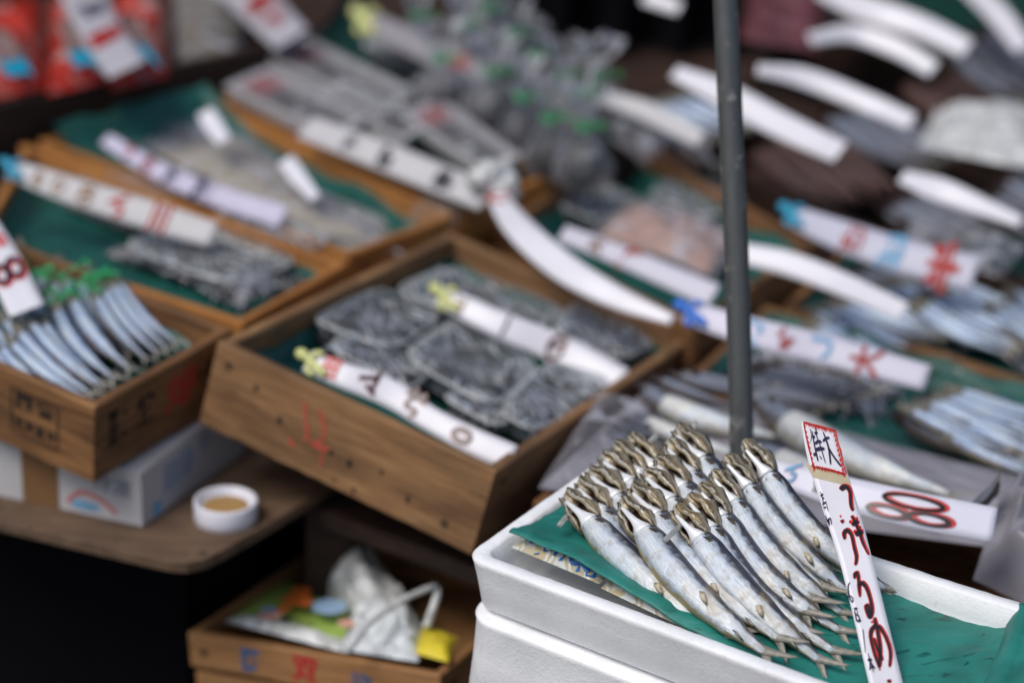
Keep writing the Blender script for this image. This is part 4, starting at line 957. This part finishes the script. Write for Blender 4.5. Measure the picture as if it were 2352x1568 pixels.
pack(F2, ((1000, 950), (1130, 1020), (1190, 985), (1080, 925)), -.046, .026, 'clear pack right of centre behind the front tag', seed=7)
price_tag('white tag with yellow clip and red marks along the front of the middle crate', [F2.P(705, 828, .004), F2.P(790, 862, .006), F2.P(900, 905, .004), F2.P(985, 960, -.002), F2.P(1080, 1010, -.004), F2.P(1175, 1052, -.004)], [52, 60, 66, 58, 62, 66],
          (('田', .13, .022, M_red, False, .2), ('ム', .30, .022, M_black, True, .2), ('れ', .50, .026, M_black, True, .35), ('0', .76, .030, M_black, True, .0)), clip=M_yellow, lean=.2)
price_tag('white tag with yellow clip across the back of the middle crate', [F2.P(1010, 678, .004), F2.P(1150, 745, .002), F2.P(1280, 800, -.004), F2.P(1425, 880, -.010)], [52, 62, 72, 78],
          (('山', .10, .018, M_tape, False), ('一', .36, .022, M_black, False), ('の', .66, .028, M_black, True)), clip=M_yellow, lean=.25)
# other tags on the left
tgl = .60
price_tag('grey white tag with cyan clip and faint writing at far left', [P(20, 385, .62), P(140, 430, .61), P(330, 490, .60), P(490, 540, .59)], [44, 62, 70, 62], (('ち', .20, .022, M_tape, False), ('り', .32, .022, M_tape, False), ('め', .44, .022, M_tape, False), ('ん', .56, .022, M_darkred, False), ('三', .74, .028, M_darkred, False)), m=M_white2, clip=M_cyan, lean=.2)
price_tag('lilac white tag with purple writing on the whitebait bags', [P(240, 318, .585), P(350, 385, .58), P(470, 440, .58), P(650, 500, .575)], [34, 44, 50, 56], (('し', .16, .024, M_clothr, True), ('ら', .30, .026, M_clothr, False), ('す', .46, .026, M_navy, False), ('器', .66, .034, M_navy, False)), m=plain('tag_lilac', (.55, .52, .66), .5, 25, .06), lean=.2)
price_tag('long grey tag with black writing across the shiny trays', [P(700, 290, .60), P(820, 335, .60), P(960, 390, .595), P(1120, 455, .59)], [64, 70, 74, 70], (('干', .30, .026, M_black, False), ('物', .50, .028, M_black, False), ('号', .80, .030, M_black, False)), m=M_white2, lean=.3)
price_tag('slanted white price tag over the red package, top left', [P(175, -50, .70), P(225, 60, .69), P(292, 160, .675)], [108, 96, 96], (('甘', .34, .05, M_navy, False, .1), ('塩', .62, .06, M_clothr, True, .1)), m=plain('tag_dull', (.40, .39, .43), .5, 25, .1), lean=.15)
price_tag('white tag with dark red characters at the top edge, left of centre', [P(520, -60, .64), P(600, 20, .63), P(670, 90, .62)], [110, 100, 92], (('魚', .45, .06, M_clothr, False, .1), ('子', .7, .05, M_clothr, False, .1)), m=bpy.data.materials['tag_dull'], lean=.2)
price_tag('dim grey tag with yellow clip and pale red mark at top centre', [P(830, 45, .62), P(960, 105, .61), P(1130, 185, .60)], [60, 62, 66], (('小', .78, .035, M_darkred, False),), m=plain('tag_dim', (.26, .25, .27), .5, 25, .06), clip=M_yellow, lean=.2)
price_tag('long curved white tag with red knot mark running over the crate corner', [P(1135, 440, .60), P(1190, 520, .60), P(1290, 610, .585), P(1410, 680, .57), P(1545, 735, .56)], [44, 66, 70, 56, 26], (('ワ', .05, .035, M_darkred, False),), lean=.25)
mb = MB(); kp = P(1135, 425, .605)
for k in range(7):
    a = k * .9; pts = [kp, kp + V((.022 * math.cos(a), .012 * math.sin(a * 2), .018 * math.sin(a) + .006)), kp + V((.034 * math.cos(a + .5), .0, .022 * math.sin(a + .4)))]
    mb.tube([cat(pts, j / 6) for j in range(7)], [.009, .013, .014, .013, .011, .008, .004], 8)
tag(mb.build('bag_knot', M_milky), 'white knotted plastic at the top of the long curved tag', 'plastic knot')
price_tag('white tag with brown characters in the shrimp crate', [P(1290, 535, .565), P(1430, 590, .56), P(1640, 680, .545)], [42, 50, 62], (('え', .30, .026, M_tape, False), ('び', .55, .030, M_clothr, False)), m=plain('tag_cool', (.58, .57, .66), .5, 25, .06), lean=.25)
price_tag('broad white tag with blue clip passing behind the grey pole', [P(1575, 715, .575), P(1720, 760, .57), P(1900, 805, .56), P(2130, 868, .55)], [54, 68, 72, 62], (('い', .36, .026, M_inkpale, False), ('わ', .50, .026, M_clothr, False), ('し', .64, .026, M_inkpale, False), ('大', .8, .03, M_clothr, False)), m=plain('tag_cool2', (.62, .60, .70), .45, 25, .06), clip=M_blue, lean=.25)
price_tag('plain white tag curving down right from the pole to the silver fish', [P(1700, 580, .57), P(1810, 605, .57), P(1930, 650, .565), P(2075, 715, .56)], [50, 58, 56, 46], (), lean=.25)
price_tag('white tag with cyan clip and pink writing over wrapped fish, right', [P(1810, 490, .58), P(1930, 540, .575), P(2080, 590, .57), P(2240, 630, .565)], [48, 74, 84, 90], (('さ', .40, .03, M_clothr, False), ('ば', .60, .03, M_inkpale, False), ('半', .85, .04, M_darkred, False)), m=plain('tag_cool3', (.50, .50, .60), .45, 25, .06), clip=M_cyan, lean=.25)
price_tag('bright blank white tag crossing behind the pole near the top', [P(1548, 165, .66), P(1660, 215, .65), P(1800, 290, .63), P(1930, 350, .62)], [34, 62, 66, 58], (), lean=.3)
price_tag('bright blank white tag bending down right of the pole, second from the top', [P(1740, 160, .66), P(1850, 180, .65), P(1990, 235, .63), P(2095, 280, .62)], [26, 48, 50, 42], (), lean=.3)
price_tag('arched blank white tag beside the red bag at the top right', [P(1860, 90, .66), P(1960, 78, .66), P(2060, 110, .65), P(2145, 160, .63)], [30, 44, 48, 44], (), lean=.3)
price_tag('wide blank white tag along the top edge at right', [P(1890, -30, .66), P(1990, 20, .655), P(2110, 60, .645), P(2222, 112, .63)], [60, 66, 58, 50], (), lean=.3)
price_tag('blank white tag in the top right corner', [P(2215, -40, .66), P(2290, 30, .65), P(2350, 110, .63)], [44, 54, 44], (), lean=.2)
price_tag('blank white tag above shade-toned teal sheet at the right edge', [P(2070, 405, .60), P(2170, 440, .60), P(2345, 510, .58)], [34, 58, 26], (), lean=.3)
price_tag('white tag reading 80 in black outlined red, in front of the large fish', [P(1770, 1075, .600), P(1900, 1120, .598), P(2080, 1165, .594), P(2285, 1205, .588)], [46, 74, 86, 84], (('ん', .12, .020, M_inkpale, True, .3), ('ま', .30, .018, M_black, False, .1), ), ovals=((.60, -.48, .075, .30, .0019, M_black), (.76, -.42, .075, .30, .0019, M_black), (.69, .36, .115, .34, .0017, M_inkb)), m=plain('tag_cool4', (.70, .70, .80), .4, 25, .04), lean=.3)
price_tag('small blank white tag leaning on the orange board', [P(655, 365, .60), P(680, 400, .595), P(725, 455, .58)], [42, 40, 26], (), lean=.1)
price_tag('small white plastic tab at the corner of the orange board', [P(470, 255, .62), P(492, 290, .61), P(515, 325, .60)], [40, 44, 34], (), lean=.1)
price_tag('pale tag among wrapped fish left of the pole', [P(1385, 225, .62), P(1480, 255, .615), P(1610, 320, .60)], [34, 48, 44], (), m=M_white2, lean=.2)
price_tag('small white tag at the top edge left of the pole', [P(1480, -10, .66), P(1560, 20, .65)], [40, 30], (), lean=.2)

# ------------------------------------------------------------------ crumpled bags and trays
def bag(corners, label, m, hgt=.03, seed=0, name='plastic_bag', cat_='plastic bag', rough=.5, inner=None, group=None, nn=34, freq=16):
    c = [V(p) for p in corners]
    def f(s, t, k=1.0):
        p = lerp(lerp(c[0], c[1], s), lerp(c[3], c[2], s), t); e = (1 - abs(2 * s - 1) ** 3) * (1 - abs(2 * t - 1) ** 3)
        q = p * freq + V((seed, seed * .7, 0)); r = 1 - 2.2 * abs(noise.noise(q)) + .5 * (1 - 2.2 * abs(noise.noise(q * 2.3))) + .25 * noise.noise(q * 5)
        w = V((noise.noise(q * 1.3 + V((5, 0, 0))), noise.noise(q * 1.3 + V((0, 9, 0))), 0)) * (hgt * .5 * rough * e)
        return p + w + V((0, 0, 1)) * (hgt * e * k * (.62 + rough * .55 * (r - .75)))
    root = empty(name, (c[0] + c[2]) / 2, label, cat_, group)
    mb = MB(); mb.grid(f, nn, nn); mb.build('film', m, root)
    if inner:
        mb = MB(); mb.grid(lambda s, t: lerp(f(.06 + .88 * s, .06 + .88 * t, .8), (c[0] + c[2]) / 2, .04) - V((0, 0, .004)), 26, 26); mb.build('contents', inner, root)
    return root
def G(*a): return [P(u, v, z) for u, v, z in a]
bag(G((300, 330, .545), (700, 545, .545), (930, 585, .545), (540, 290, .545)), 'clear bag of beige whitebait under the lilac tag', M_bag, .03, 1, inner=M_beige, group='bags of whitebait')
bag(G((560, 470, .535), (830, 590, .535), (930, 545, .535), (700, 430, .535)), 'clear bag of beige whitebait beside the small white tag', M_bag, .03, 2, inner=M_beige, group='bags of whitebait')
bag(G((260, 300, .54), (420, 370, .54), (560, 300, .54), (330, 230, .54)), 'dim clear bag of whitebait at the back of the whitebait crate', M_bag, .02, 3, inner=M_olive, group='bags of whitebait')
pack(Fb, ((270, 600), (520, 700), (700, 640), (460, 540)), -.038, .030, 'clear pack of small grey fish nearest the left crates', seed=11, group='clear plastic packs of small fish')
pack(Fb, ((440, 560), (640, 640), (770, 590), (560, 500)), -.036, .028, 'clear pack of small grey fish next to the orange strip of wood', seed=12)
bag(G((500, 640, .565), (560, 700, .565), (640, 640, .565), (560, 600, .565)), 'small clear bag over the crate corner at left', M_bag, .02, 5)
bag(G((930, 520, .545), (1050, 520, .55), (1080, 460, .55), (960, 440, .545)), 'crumpled clear bag at the corner behind the middle crate', M_clear, .03, 6)
bag(G((1350, 540, .51), (1640, 640, .51), (1720, 540, .51), (1440, 440, .51)), 'clear bag of pink shrimp in the crate behind the middle', M_bag, .03, 7, inner=M_pink, nn=44)
def tray(pts, label, seed=0, red=True):
    c = [P(*p) for p in pts]; fr = Frame(c); root = empty('packed_tray', (c[0] + c[2]) / 2, label, 'packed tray', 'shiny packed trays')
    q = lambda a, b, h: fr.q(a, b, h)
    mb = MB(); mb.loft([[q(a, b, 0) for a, b in ((.05, .05), (.95, .05), (.95, .95), (.05, .95))], [q(a, b, .018) for a, b in ((0, 0), (1, 0), (1, 1), (0, 1))], [q(a, b, .018) for a, b in ((.06, .1), (.94, .1), (.94, .9), (.06, .9))], [q(a, b, .006) for a, b in ((.1, .15), (.9, .15), (.9, .85), (.1, .85))]]); mb.build('tray', M_white2, root, smooth=False)
    mb = MB(); mb.grid(lambda s, t: q(.1 + .8 * s, .15 + .7 * t, .010 + .002 * nz((s * 8, t * 8, seed), 1)), 16, 16); mb.build('goods', M_tray, root)
    if red:
        mb = MB(); mb.grid(lambda s, t: q(.06 + .22 * s, .2 + .6 * t, .017 + .002 * nz((s * 8, t * 8, seed), 1)), 8, 8); mb.build('red_insert', M_clothr, root)
    mb = MB(); mb.grid(lambda s, t: q(s, t, .021 + .004 * math.sin(math.pi * s) * math.sin(math.pi * t) + .002 * nz((s * 9, t * 9, seed), 1)), 20, 12); mb.build('wrap', M_traylid, root)
tray([(600, 150, .56), (880, 290, .56), (960, 240, .56), (700, 110, .56)], 'black filled tray with red end, furthest of the shiny trays', 1)
tray([(515, 225, .56), (760, 345, .56), (850, 300, .56), (620, 180, .56)], 'tray with red end beside the long grey tag', 2)
tray([(920, 290, .56), (1110, 420, .56), (1200, 390, .56), (1010, 250, .56)], 'tray with red corner at the right of the shiny trays', 3)
tray([(700, 250, .555), (930, 350, .555), (1000, 310, .555), (800, 210, .555)], 'plain grey wrapped tray between the red ended trays', 4, False)
M_clear2 = clear('crinkled_plastic', base=.10, diff=(.6, .6, .66), crk=.75)
M_rayd = plain('dried_dark', (.075, .072, .075), .5, 90, .9)
# green-tied bags
rnd = random.Random(9)
gp = [(1060, 110), (1120, 70), (1180, 130), (1010, 190), (1230, 180), (1290, 230), (1130, 220), (1200, 280), (1330, 270), (1380, 230), (1260, 330), (1340, 350), (1100, 30), (960, 90)]
ORD_ = ['first', 'second', 'third', 'fourth', 'fifth', 'sixth', 'seventh']
def bagname(u, v):
    k = 0 if v <= 130 else (1 if v <= 250 else 2)
    same = sorted(x for x, y in gp if (0 if y <= 130 else (1 if y <= 250 else 2)) == k)
    return f"{ORD_[same.index(u)]} from left of the green tied clear bags in the {['back', 'middle', 'front'][k]} row"
for i, (u, v) in enumerate(gp):
    c = P(u, v, .60); root = empty('tied_bag', c, bagname(u, v), 'plastic bag', 'bags with green ties')
    w = .037 * rnd.uniform(.8, 1.25); mb = MB(); rings = []
    for k, (h, r) in enumerate(((-.05, .5), (-.04, .9), (-.015, 1.0), (.01, .7), (.026, .35), (.036, .16), (.046, .24), (.066, .5), (.088, .75))):
        rings.append([c + V((math.cos(a) * w * r * (1 + .25 * math.sin(a * 5 + k + i)), math.sin(a) * w * r * .8 * (1 + .2 * math.cos(a * 4 + i)), h + .006 * math.sin(a * 3 + i) * (k > 5))) for a in [2 * math.pi * j / 16 for j in range(16)]])
    rings = [[q + V((nz(q, 40, i), nz(q, 40, i + 50), nz(q, 40, i + 90))) * .014 for q in r_] for r_ in rings]
    mb.loft(rings, caps=False); mb.build('film', M_clear2, root)
    mb = MB(); rings = []
    for h, r in ((-.046, .4), (-.03, .8), (-.012, .82), (.006, .5), (.012, .1)): rings.append([c + V((math.cos(a) * w * r, math.sin(a) * w * r * .8, h)) for a in [2 * math.pi * j / 12 for j in range(12)]])
    mb.loft(rings); mb.build('dried_goods', M_rayd, root)
    mb = MB(); mb.tube([c + V((math.cos(a) * .009, math.sin(a) * .009, .036 + .003 * math.sin(a))) for a in [2 * math.pi * j / 12 for j in range(13)]], .0035, 6)
    mb.tube([c + V((.008, 0, .036)), c + V((.022, -.01, .042)), c + V((.03, -.01, .034))], .003, 6); mb.build('green_tie', M_greend, root)
# red packages top left
for i, (u, v, du) in enumerate(((20, 130, 150), (180, 110, 130), (320, 100, 120))):
    root = bag(G((u - du * .55, v + 110, .60), (u + du * .55, v + 75, .60), (u + du * .5, v - 130, .60), (u - du * .5, v - 110, .60)), ['red and white package at the left edge of the dark crate', 'red package with blue print in the middle of the dark crate', 'red package under the slanted white tag'][i], M_redbag, .06, 20 + i, 'red_package', 'package', .5, group='red packages', freq=9)
    mb = MB(); c0 = P(u - 8, v + 10, .655); 
    mb.grid(lambda s, t: P(u - du * .42 + du * .5 * s + 40 * t, v - 70 + 95 * t + 22 * s + 12 * math.sin(7 * s + i), .658 + .004 * nz((s * 4, t * 4, i), 1)), 8, 8); o = mb.build('label', plain('label_pale', (.26, .17, .16), .4, 30, .9), root); solid(o, .001, 0)
    mb = MB(); mb.grid(lambda s, t: P(u - du * .2 + du * .5 * s + 16 * t, v + 0 + 34 * t + 16 * s + 9 * math.sin(6 * s + i), .664 + .004 * nz((s * 4, t * 4, i), 1)), 6, 6); o = mb.build('blue_print', M_cyan, root); solid(o, .001, 0)
bag(G((390, 170, .57), (560, 140, .57), (560, -20, .57), (400, -20, .57)), 'olive brown bag of seaweed beside the red packages', M_bag, .05, 31, inner=M_olive)
# fish at right
ORD = ['first', 'second', 'third', 'fourth', 'fifth', 'sixth', 'seventh', 'eighth', 'ninth', 'tenth', 'eleventh', 'twelfth']
def row(pro, n, h0, h1, t0, t1, z0, z1, label, group, cat_='dried fish', jit=6, wid=1.0, flip=False):
    r_ = random.Random(n * 7 + int(h0[0]))
    for i in range(n):
        k = i / max(1, n - 1); a = (lerp(h0[0], h1[0], k) + r_.uniform(-jit, jit), lerp(h0[1], h1[1], k) + r_.uniform(-jit, jit)); b = (lerp(t0[0], t1[0], k) + r_.uniform(-jit, jit), lerp(t0[1], t1[1], k) + r_.uniform(-jit, jit))
        put_fish(pro, P(*a, z0 + r_.uniform(-.003, .006)), P(*b, z1 + r_.uniform(-.003, .004)), ORD[i] + ' from left, ' + label, group, cat_, r_.uniform(-.4, .4), flip, wid)
row(SARD, 12, (1850, 700), (2080, 630), (2080, 800), (2330, 760), .50, .488, 'small silver fish in the near bundle of the right edge crate', 'small fish in the right edge crate', jit=9, wid=.9)
row(SARD, 12, (2080, 690), (2200, 640), (2330, 820), (2460, 740), .51, .492, 'small silver fish in the far bundle of the right edge crate', 'small fish bundled beyond the teal sheet', jit=9, wid=.9)
row(DARK, 6, (1850, 640), (2000, 600), (2050, 720), (2200, 680), .495, .488, 'small dark fish lying behind the silver bundle', 'dark fish behind the silver bundle', jit=8)
row(SARD, 10, (2060, 930), (2160, 890), (2330, 1050), (2470, 960), .52, .50, 'slender silver fish in the bundle below the broad white tag', 'slender fish right of the large fish', jit=6, wid=.85)
row(DARK, 5, (2050, 945), (2130, 910), (2320, 1075), (2420, 1030), .505, .495, 'dark slender fish under the bundle below the broad white tag', 'dark slender fish right of the large fish', jit=6)
# sheet of plastic and large fish
bag(G((1235, 1120, .505), (2320, 1262, .505), (2480, 1130, .505), (1500, 880, .505)), 'milky plastic film lying under the large fish', plain('film_grey', (.27, .26, .29), .25, 9, .6), .020, 41, 'plastic_film', 'plastic film', .8, nn=70, freq=11)
for i, (h, t, z0, wd, lb) in enumerate((((1740, 930), (2240, 1155), .545, 1.15, 'large silver fish behind the tall tag, upper one'), ((1720, 1020), (2170, 1190), .535, 1.05, 'large silver fish behind the tall tag, lower one'), ((1470, 905), (1830, 1010), .535, 1.3, 'large silver fish just left of the pole foot'), ((1440, 950), (1760, 1060), .525, 1.0, 'second large silver fish left of the pole foot'))):
    put_fish(MACK, P(*h, z0), P(*t, z0 - .006), lb, 'large fish on plastic film', 'fish', .3, False, wd)
row(DARK, 4, (1450, 880), (1560, 850), (1660, 960), (1800, 890), .54, .53, 'dark finned fish at the back of the large fish', 'dark fish behind the large fish', jit=5, wid=1.1)
row(DARK, 3, (1380, 985), (1420, 960), (1520, 1020), (1560, 990), .53, .52, 'short dark fish in the left end of the plastic film', 'short dark fish left of the herrings', jit=5, wid=1.1)
bag(G((1240, 1110, .53), (1400, 1090, .53), (1500, 930, .53), (1380, 900, .53)), 'translucent plastic bag draped beside the right wall of the middle crate', M_bag, .03, 42)
bag(G((2235, 1330, .50), (2420, 1420, .50), (2440, 1080, .56), (2300, 1130, .56)), 'upright folds of grey plastic bag at the right edge', plain('bag_grey', (.25, .24, .27), .35, 12, .35), .07, 43, rough=.9)
row(DARK, 2, (2235, 1165), (2262, 1150), (2300, 1090), (2300, 1080), .56, .60, 'dark fish tail poking up beside the 80 tag', 'fish tails by the 80 tag', jit=2, wid=1.6)
row(BROWN, 7, (1735, 340), (1900, 300), (1900, 470), (2080, 450), .52, .50, 'reddish brown dried fish in the dark crate beyond the pole', 'reddish fish beyond the pole', jit=8, wid=1.1)
row(BROWN, 7, (2080, 200), (2180, 180), (2290, 330), (2400, 330), .53, .51, 'brown dried fish at the far right under long tags', 'brown fish at the far right', jit=8)
row(DARK, 7, (1380, 250), (1560, 250), (1600, 350), (1660, 400), .56, .54, 'dark fish lying left of the pole behind the shrimp crate', 'dark fish left of the pole', jit=8)
row(DARK, 6, (2240, 470), (2300, 400), (2420, 560), (2480, 480), .55, .53, 'dark fish at the right edge behind the blank tag', 'dark fish at the right edge', jit=8)
bag(G((2110, 340, .56), (2420, 400, .56), (2420, 260, .56), (2150, 250, .56)), 'whitish wrapped bundle at the right edge above the blank tag', M_milky, .05, 51)
bag(G((2060, 560, .55), (2300, 640, .55), (2360, 560, .55), (2110, 500, .55)), 'clear wrap over fish under the cyan clipped tag', M_bag, .03, 52)
bag(G((1700, 90, .60), (1880, 120, .60), (1920, -20, .60), (1730, -40, .60)), 'dim bag with red and blue patches at the top right of the pole', plain('bag_maroon', (.14, .05, .06), .35, 14, .9), .05, 53)
bag(G((1380, 300, .57), (1480, 380, .57), (1560, 310, .57), (1430, 220, .57)), 'crumpled clear bag at the far corner of the shrimp crate', M_bag, .05, 54)

# plastic bags in the low crate
def c8(u, v, h=0): return F8.P(u, v, h)
bag([c8(530, 1420, -.004), c8(800, 1500, -.004), c8(860, 1400, -.012), c8(640, 1330, -.012)], 'bright green, orange and blue printed packet in the low crate', M_ltgreen, .012, 61, 'printed_packet', 'packet', .3)
pk = [o for o in bpy.data.objects if o.name.startswith('printed_packet')][0]
def pkf(u, v): return F8.P(u, v, .016)
def patch(name, cx, cy, rx, ry, m, n=12):
    mb = MB(); mb.add([pkf(cx + rx * math.cos(2 * math.pi * i / n) * (1 + .2 * math.sin(i * 3)), cy + ry * math.sin(2 * math.pi * i / n)) for i in range(n)], [tuple(range(n))]); mb.build(name, m, pk, smooth=False)
for a in ((690, 1358, 24, 12), (668, 1378, 22, 12), (648, 1398, 16, 8), (700, 1380, 18, 12)): patch('orange_print', *a, M_orange)
patch('blue_print', 755, 1392, 40, 18, M_ltblue); patch('blue_print', 620, 1400, 22, 8, M_ltblue); patch('pink_print', 620, 1412, 28, 9, plain('print_salmon', (.75, .40, .32), .5)); patch('pink_print', 800, 1430, 26, 10, bpy.data.materials['print_salmon'])
mb = MB()
for i, ch in enumerate('おいしい'): 
    g, fs = glyph(ch, .03); mb.add([pkf(655 + i * 20 + x * 22, 1424 + i * 3 - y * 14) + F8.n * .001 for x, y in g], fs)
mb.build('lettering', M_navy, pk, smooth=False)
bag([c8(515, 1425, .002), c8(800, 1500, .004), c8(800, 1470, .004), c8(560, 1410, .004)], 'white translucent film along the front edge of the low crate', M_milky, .012, 62, 'plastic_film', 'plastic film')
bag([c8(780, 1490, .004), c8(960, 1520, .004), c8(980, 1440, .0), c8(820, 1390, .0)], 'crumpled white plastic bag heaped in the low crate', plain('bag_white', (.62, .66, .68), .35, 14, .12), .036, 63, rough=1.0, freq=26)
bag([c8(700, 1320, -.01), c8(830, 1440, -.0), c8(960, 1420, -.0), c8(860, 1290, -.01)], 'frosted plastic bag standing at the back of the low crate', M_milky, .058, 64, rough=1.1, freq=26)
hp_ = [c8(800, 1488, .03), c8(850, 1428, .045), c8(915, 1382, .055), c8(985, 1350, .060), c8(1004, 1352, .055), c8(998, 1385, .045), c8(978, 1440, .02)]
wbag = [o for o in bpy.data.objects if o.get('label', '').startswith('crumpled white plastic bag heaped')][0]
mb = MB(); rows = []
for i in range(31):
    t = i / 30; p = cat(hp_, t); d = (cat(hp_, min(1, t + .02)) - cat(hp_, max(0, t - .02))).normalized(); s_ = d.cross(fw).normalized() * (.0046 - .0015 * math.sin(t * 3.1))
    rows += [p - s_, p + s_]
mb.add(rows, [(2 * i, 2 * i + 1, 2 * i + 3, 2 * i + 2) for i in range(30)]); o = mb.build('handle', M_milky, wbag); solid(o, .002, 0)
bag([c8(955, 1500, .008), c8(1030, 1520, .008), c8(1050, 1460, .004), c8(965, 1440, .004)], 'small yellow packet at the right end of the low crate', M_yel, .018, 65, 'yellow_packet', 'packet', .4)

# black drape added to blacken the gap at the top, another added far behind
def gap_sheet(s, t): 
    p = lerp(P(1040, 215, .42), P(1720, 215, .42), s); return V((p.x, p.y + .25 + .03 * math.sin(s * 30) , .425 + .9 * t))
mb = MB(); mb.grid(gap_sheet, 60, 8); tag(mb.build('gap_shade_cloth', M_shade), 'added black cloth darkening the gap at the top behind the stall', 'cloth')
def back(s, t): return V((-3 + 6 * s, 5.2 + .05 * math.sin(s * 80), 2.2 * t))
mb = MB(); mb.grid(back, 160, 8); tag(mb.build('shade_backing', M_shade), 'wide black sheet added to keep the back of the stall dark', 'dark backing')

# ------------------------------------------------------------------ more goods in the back rows
row(SARD, 11, (1830, 760), (1900, 690), (2030, 900), (2180, 830), .498, .490, 'silver fish in the short bundle above the broad white tag', 'silver fish above the broad white tag', jit=7, wid=.95)
row(SARD, 10, (2260, 700), (2330, 640), (2480, 850), (2560, 760), .50, .492, 'silver fish at the far edge of the right crate', 'silver fish at the far edge of the right crate', jit=8, wid=.95)
row(SARD, 9, (2150, 990), (2230, 900), (2420, 1110), (2540, 1000), .505, .495, 'slender silver fish lying right of the near bundle', 'slender silver fish at the right edge', jit=7, wid=.9)
row(DARK, 8, (1620, 880), (1760, 830), (1900, 950), (2040, 900), .50, .49, 'dark fish in the shade below the broad white tag', 'dark fish below the broad white tag', jit=7)
row(DARK, 8, (2000, 470), (2110, 430), (2230, 560), (2330, 520), .52, .51, 'dark fish under the wrapped fish at right', 'dark fish by the cyan clipped tag', jit=8)
row(SARD, 8, (1440, 240), (1560, 215), (1640, 330), (1740, 300), .58, .56, 'silver fish beside the pale tag left of the pole', 'silver fish left of the pole', jit=8)
row(DARK, 8, (1880, 260), (1990, 230), (2120, 400), (2220, 370), .54, .52, 'dark fish between the long blank tags', 'dark fish between the blank tags', jit=9)
row(DARK, 8, (2180, 110), (2260, 60), (2370, 240), (2450, 170), .56, .54, 'dark fish in the top right crate', 'dark fish in the top right crate', jit=9)
row(BROWN, 8, (1900, 40), (2000, 20), (2040, 130), (2140, 120), .56, .54, 'brown fish between the arched and wide blank tags', 'brown fish near the arched tag', jit=7)
pack(Fb, ((120, 470), (300, 545), (420, 500), (250, 430)), -.036, .028, 'dark clear pack half hidden under the cyan clipped tag', seed=21)
pack(F3, ((640, 520), (800, 580), (900, 545), (740, 480)), -.040, .026, 'clear pack at the right corner of the whitebait crate', seed=22, m=M_beige, n=120)
pack(F4, ((560, 200), (690, 262), (760, 235), (640, 160)), -.030, .020, 'clear pack at the left end of the shiny tray crate', seed=23)
pack(F5, ((1270, 500), (1360, 545), (1450, 490), (1370, 440)), -.040, .028, 'clear glinting pack in the left corner of the shrimp crate', seed=24)
pack(F5, ((1480, 480), (1620, 540), (1720, 490), (1570, 430)), -.040, .028, 'clear pack behind the pink shrimp bag', seed=25)
pack(F16, ((820, 130), (1000, 215), (1080, 180), (900, 100)), -.020, .028, 'clear pack under the dim grey tag at top', seed=26)
pack(F16, ((930, 230), (1080, 300), (1170, 265), (1010, 195)), -.020, .028, 'clear pack before the green tied bags', seed=27)

for i_, (uv_, h_) in enumerate(((((255, 590), (540, 705), (770, 615), (440, 510)), -.034),)):
    heap(Fb, uv_, h_, 330, .036, M_smallf, 'loose heap of small grey fish in the crate behind the silver sardines', .018, 31)
heap(F6, ((1640, 850), (1990, 960), (2060, 900), (1740, 800)), -.026, 150, .05, M_smallf, 'shaded heap of small fish below the broad white tag', .014, 32)
heap(F11, ((2100, 760), (2400, 860), (2440, 760), (2150, 690)), -.03, 160, .05, M_smallf, 'loose small fish among the silver bundles at right', .02, 33)
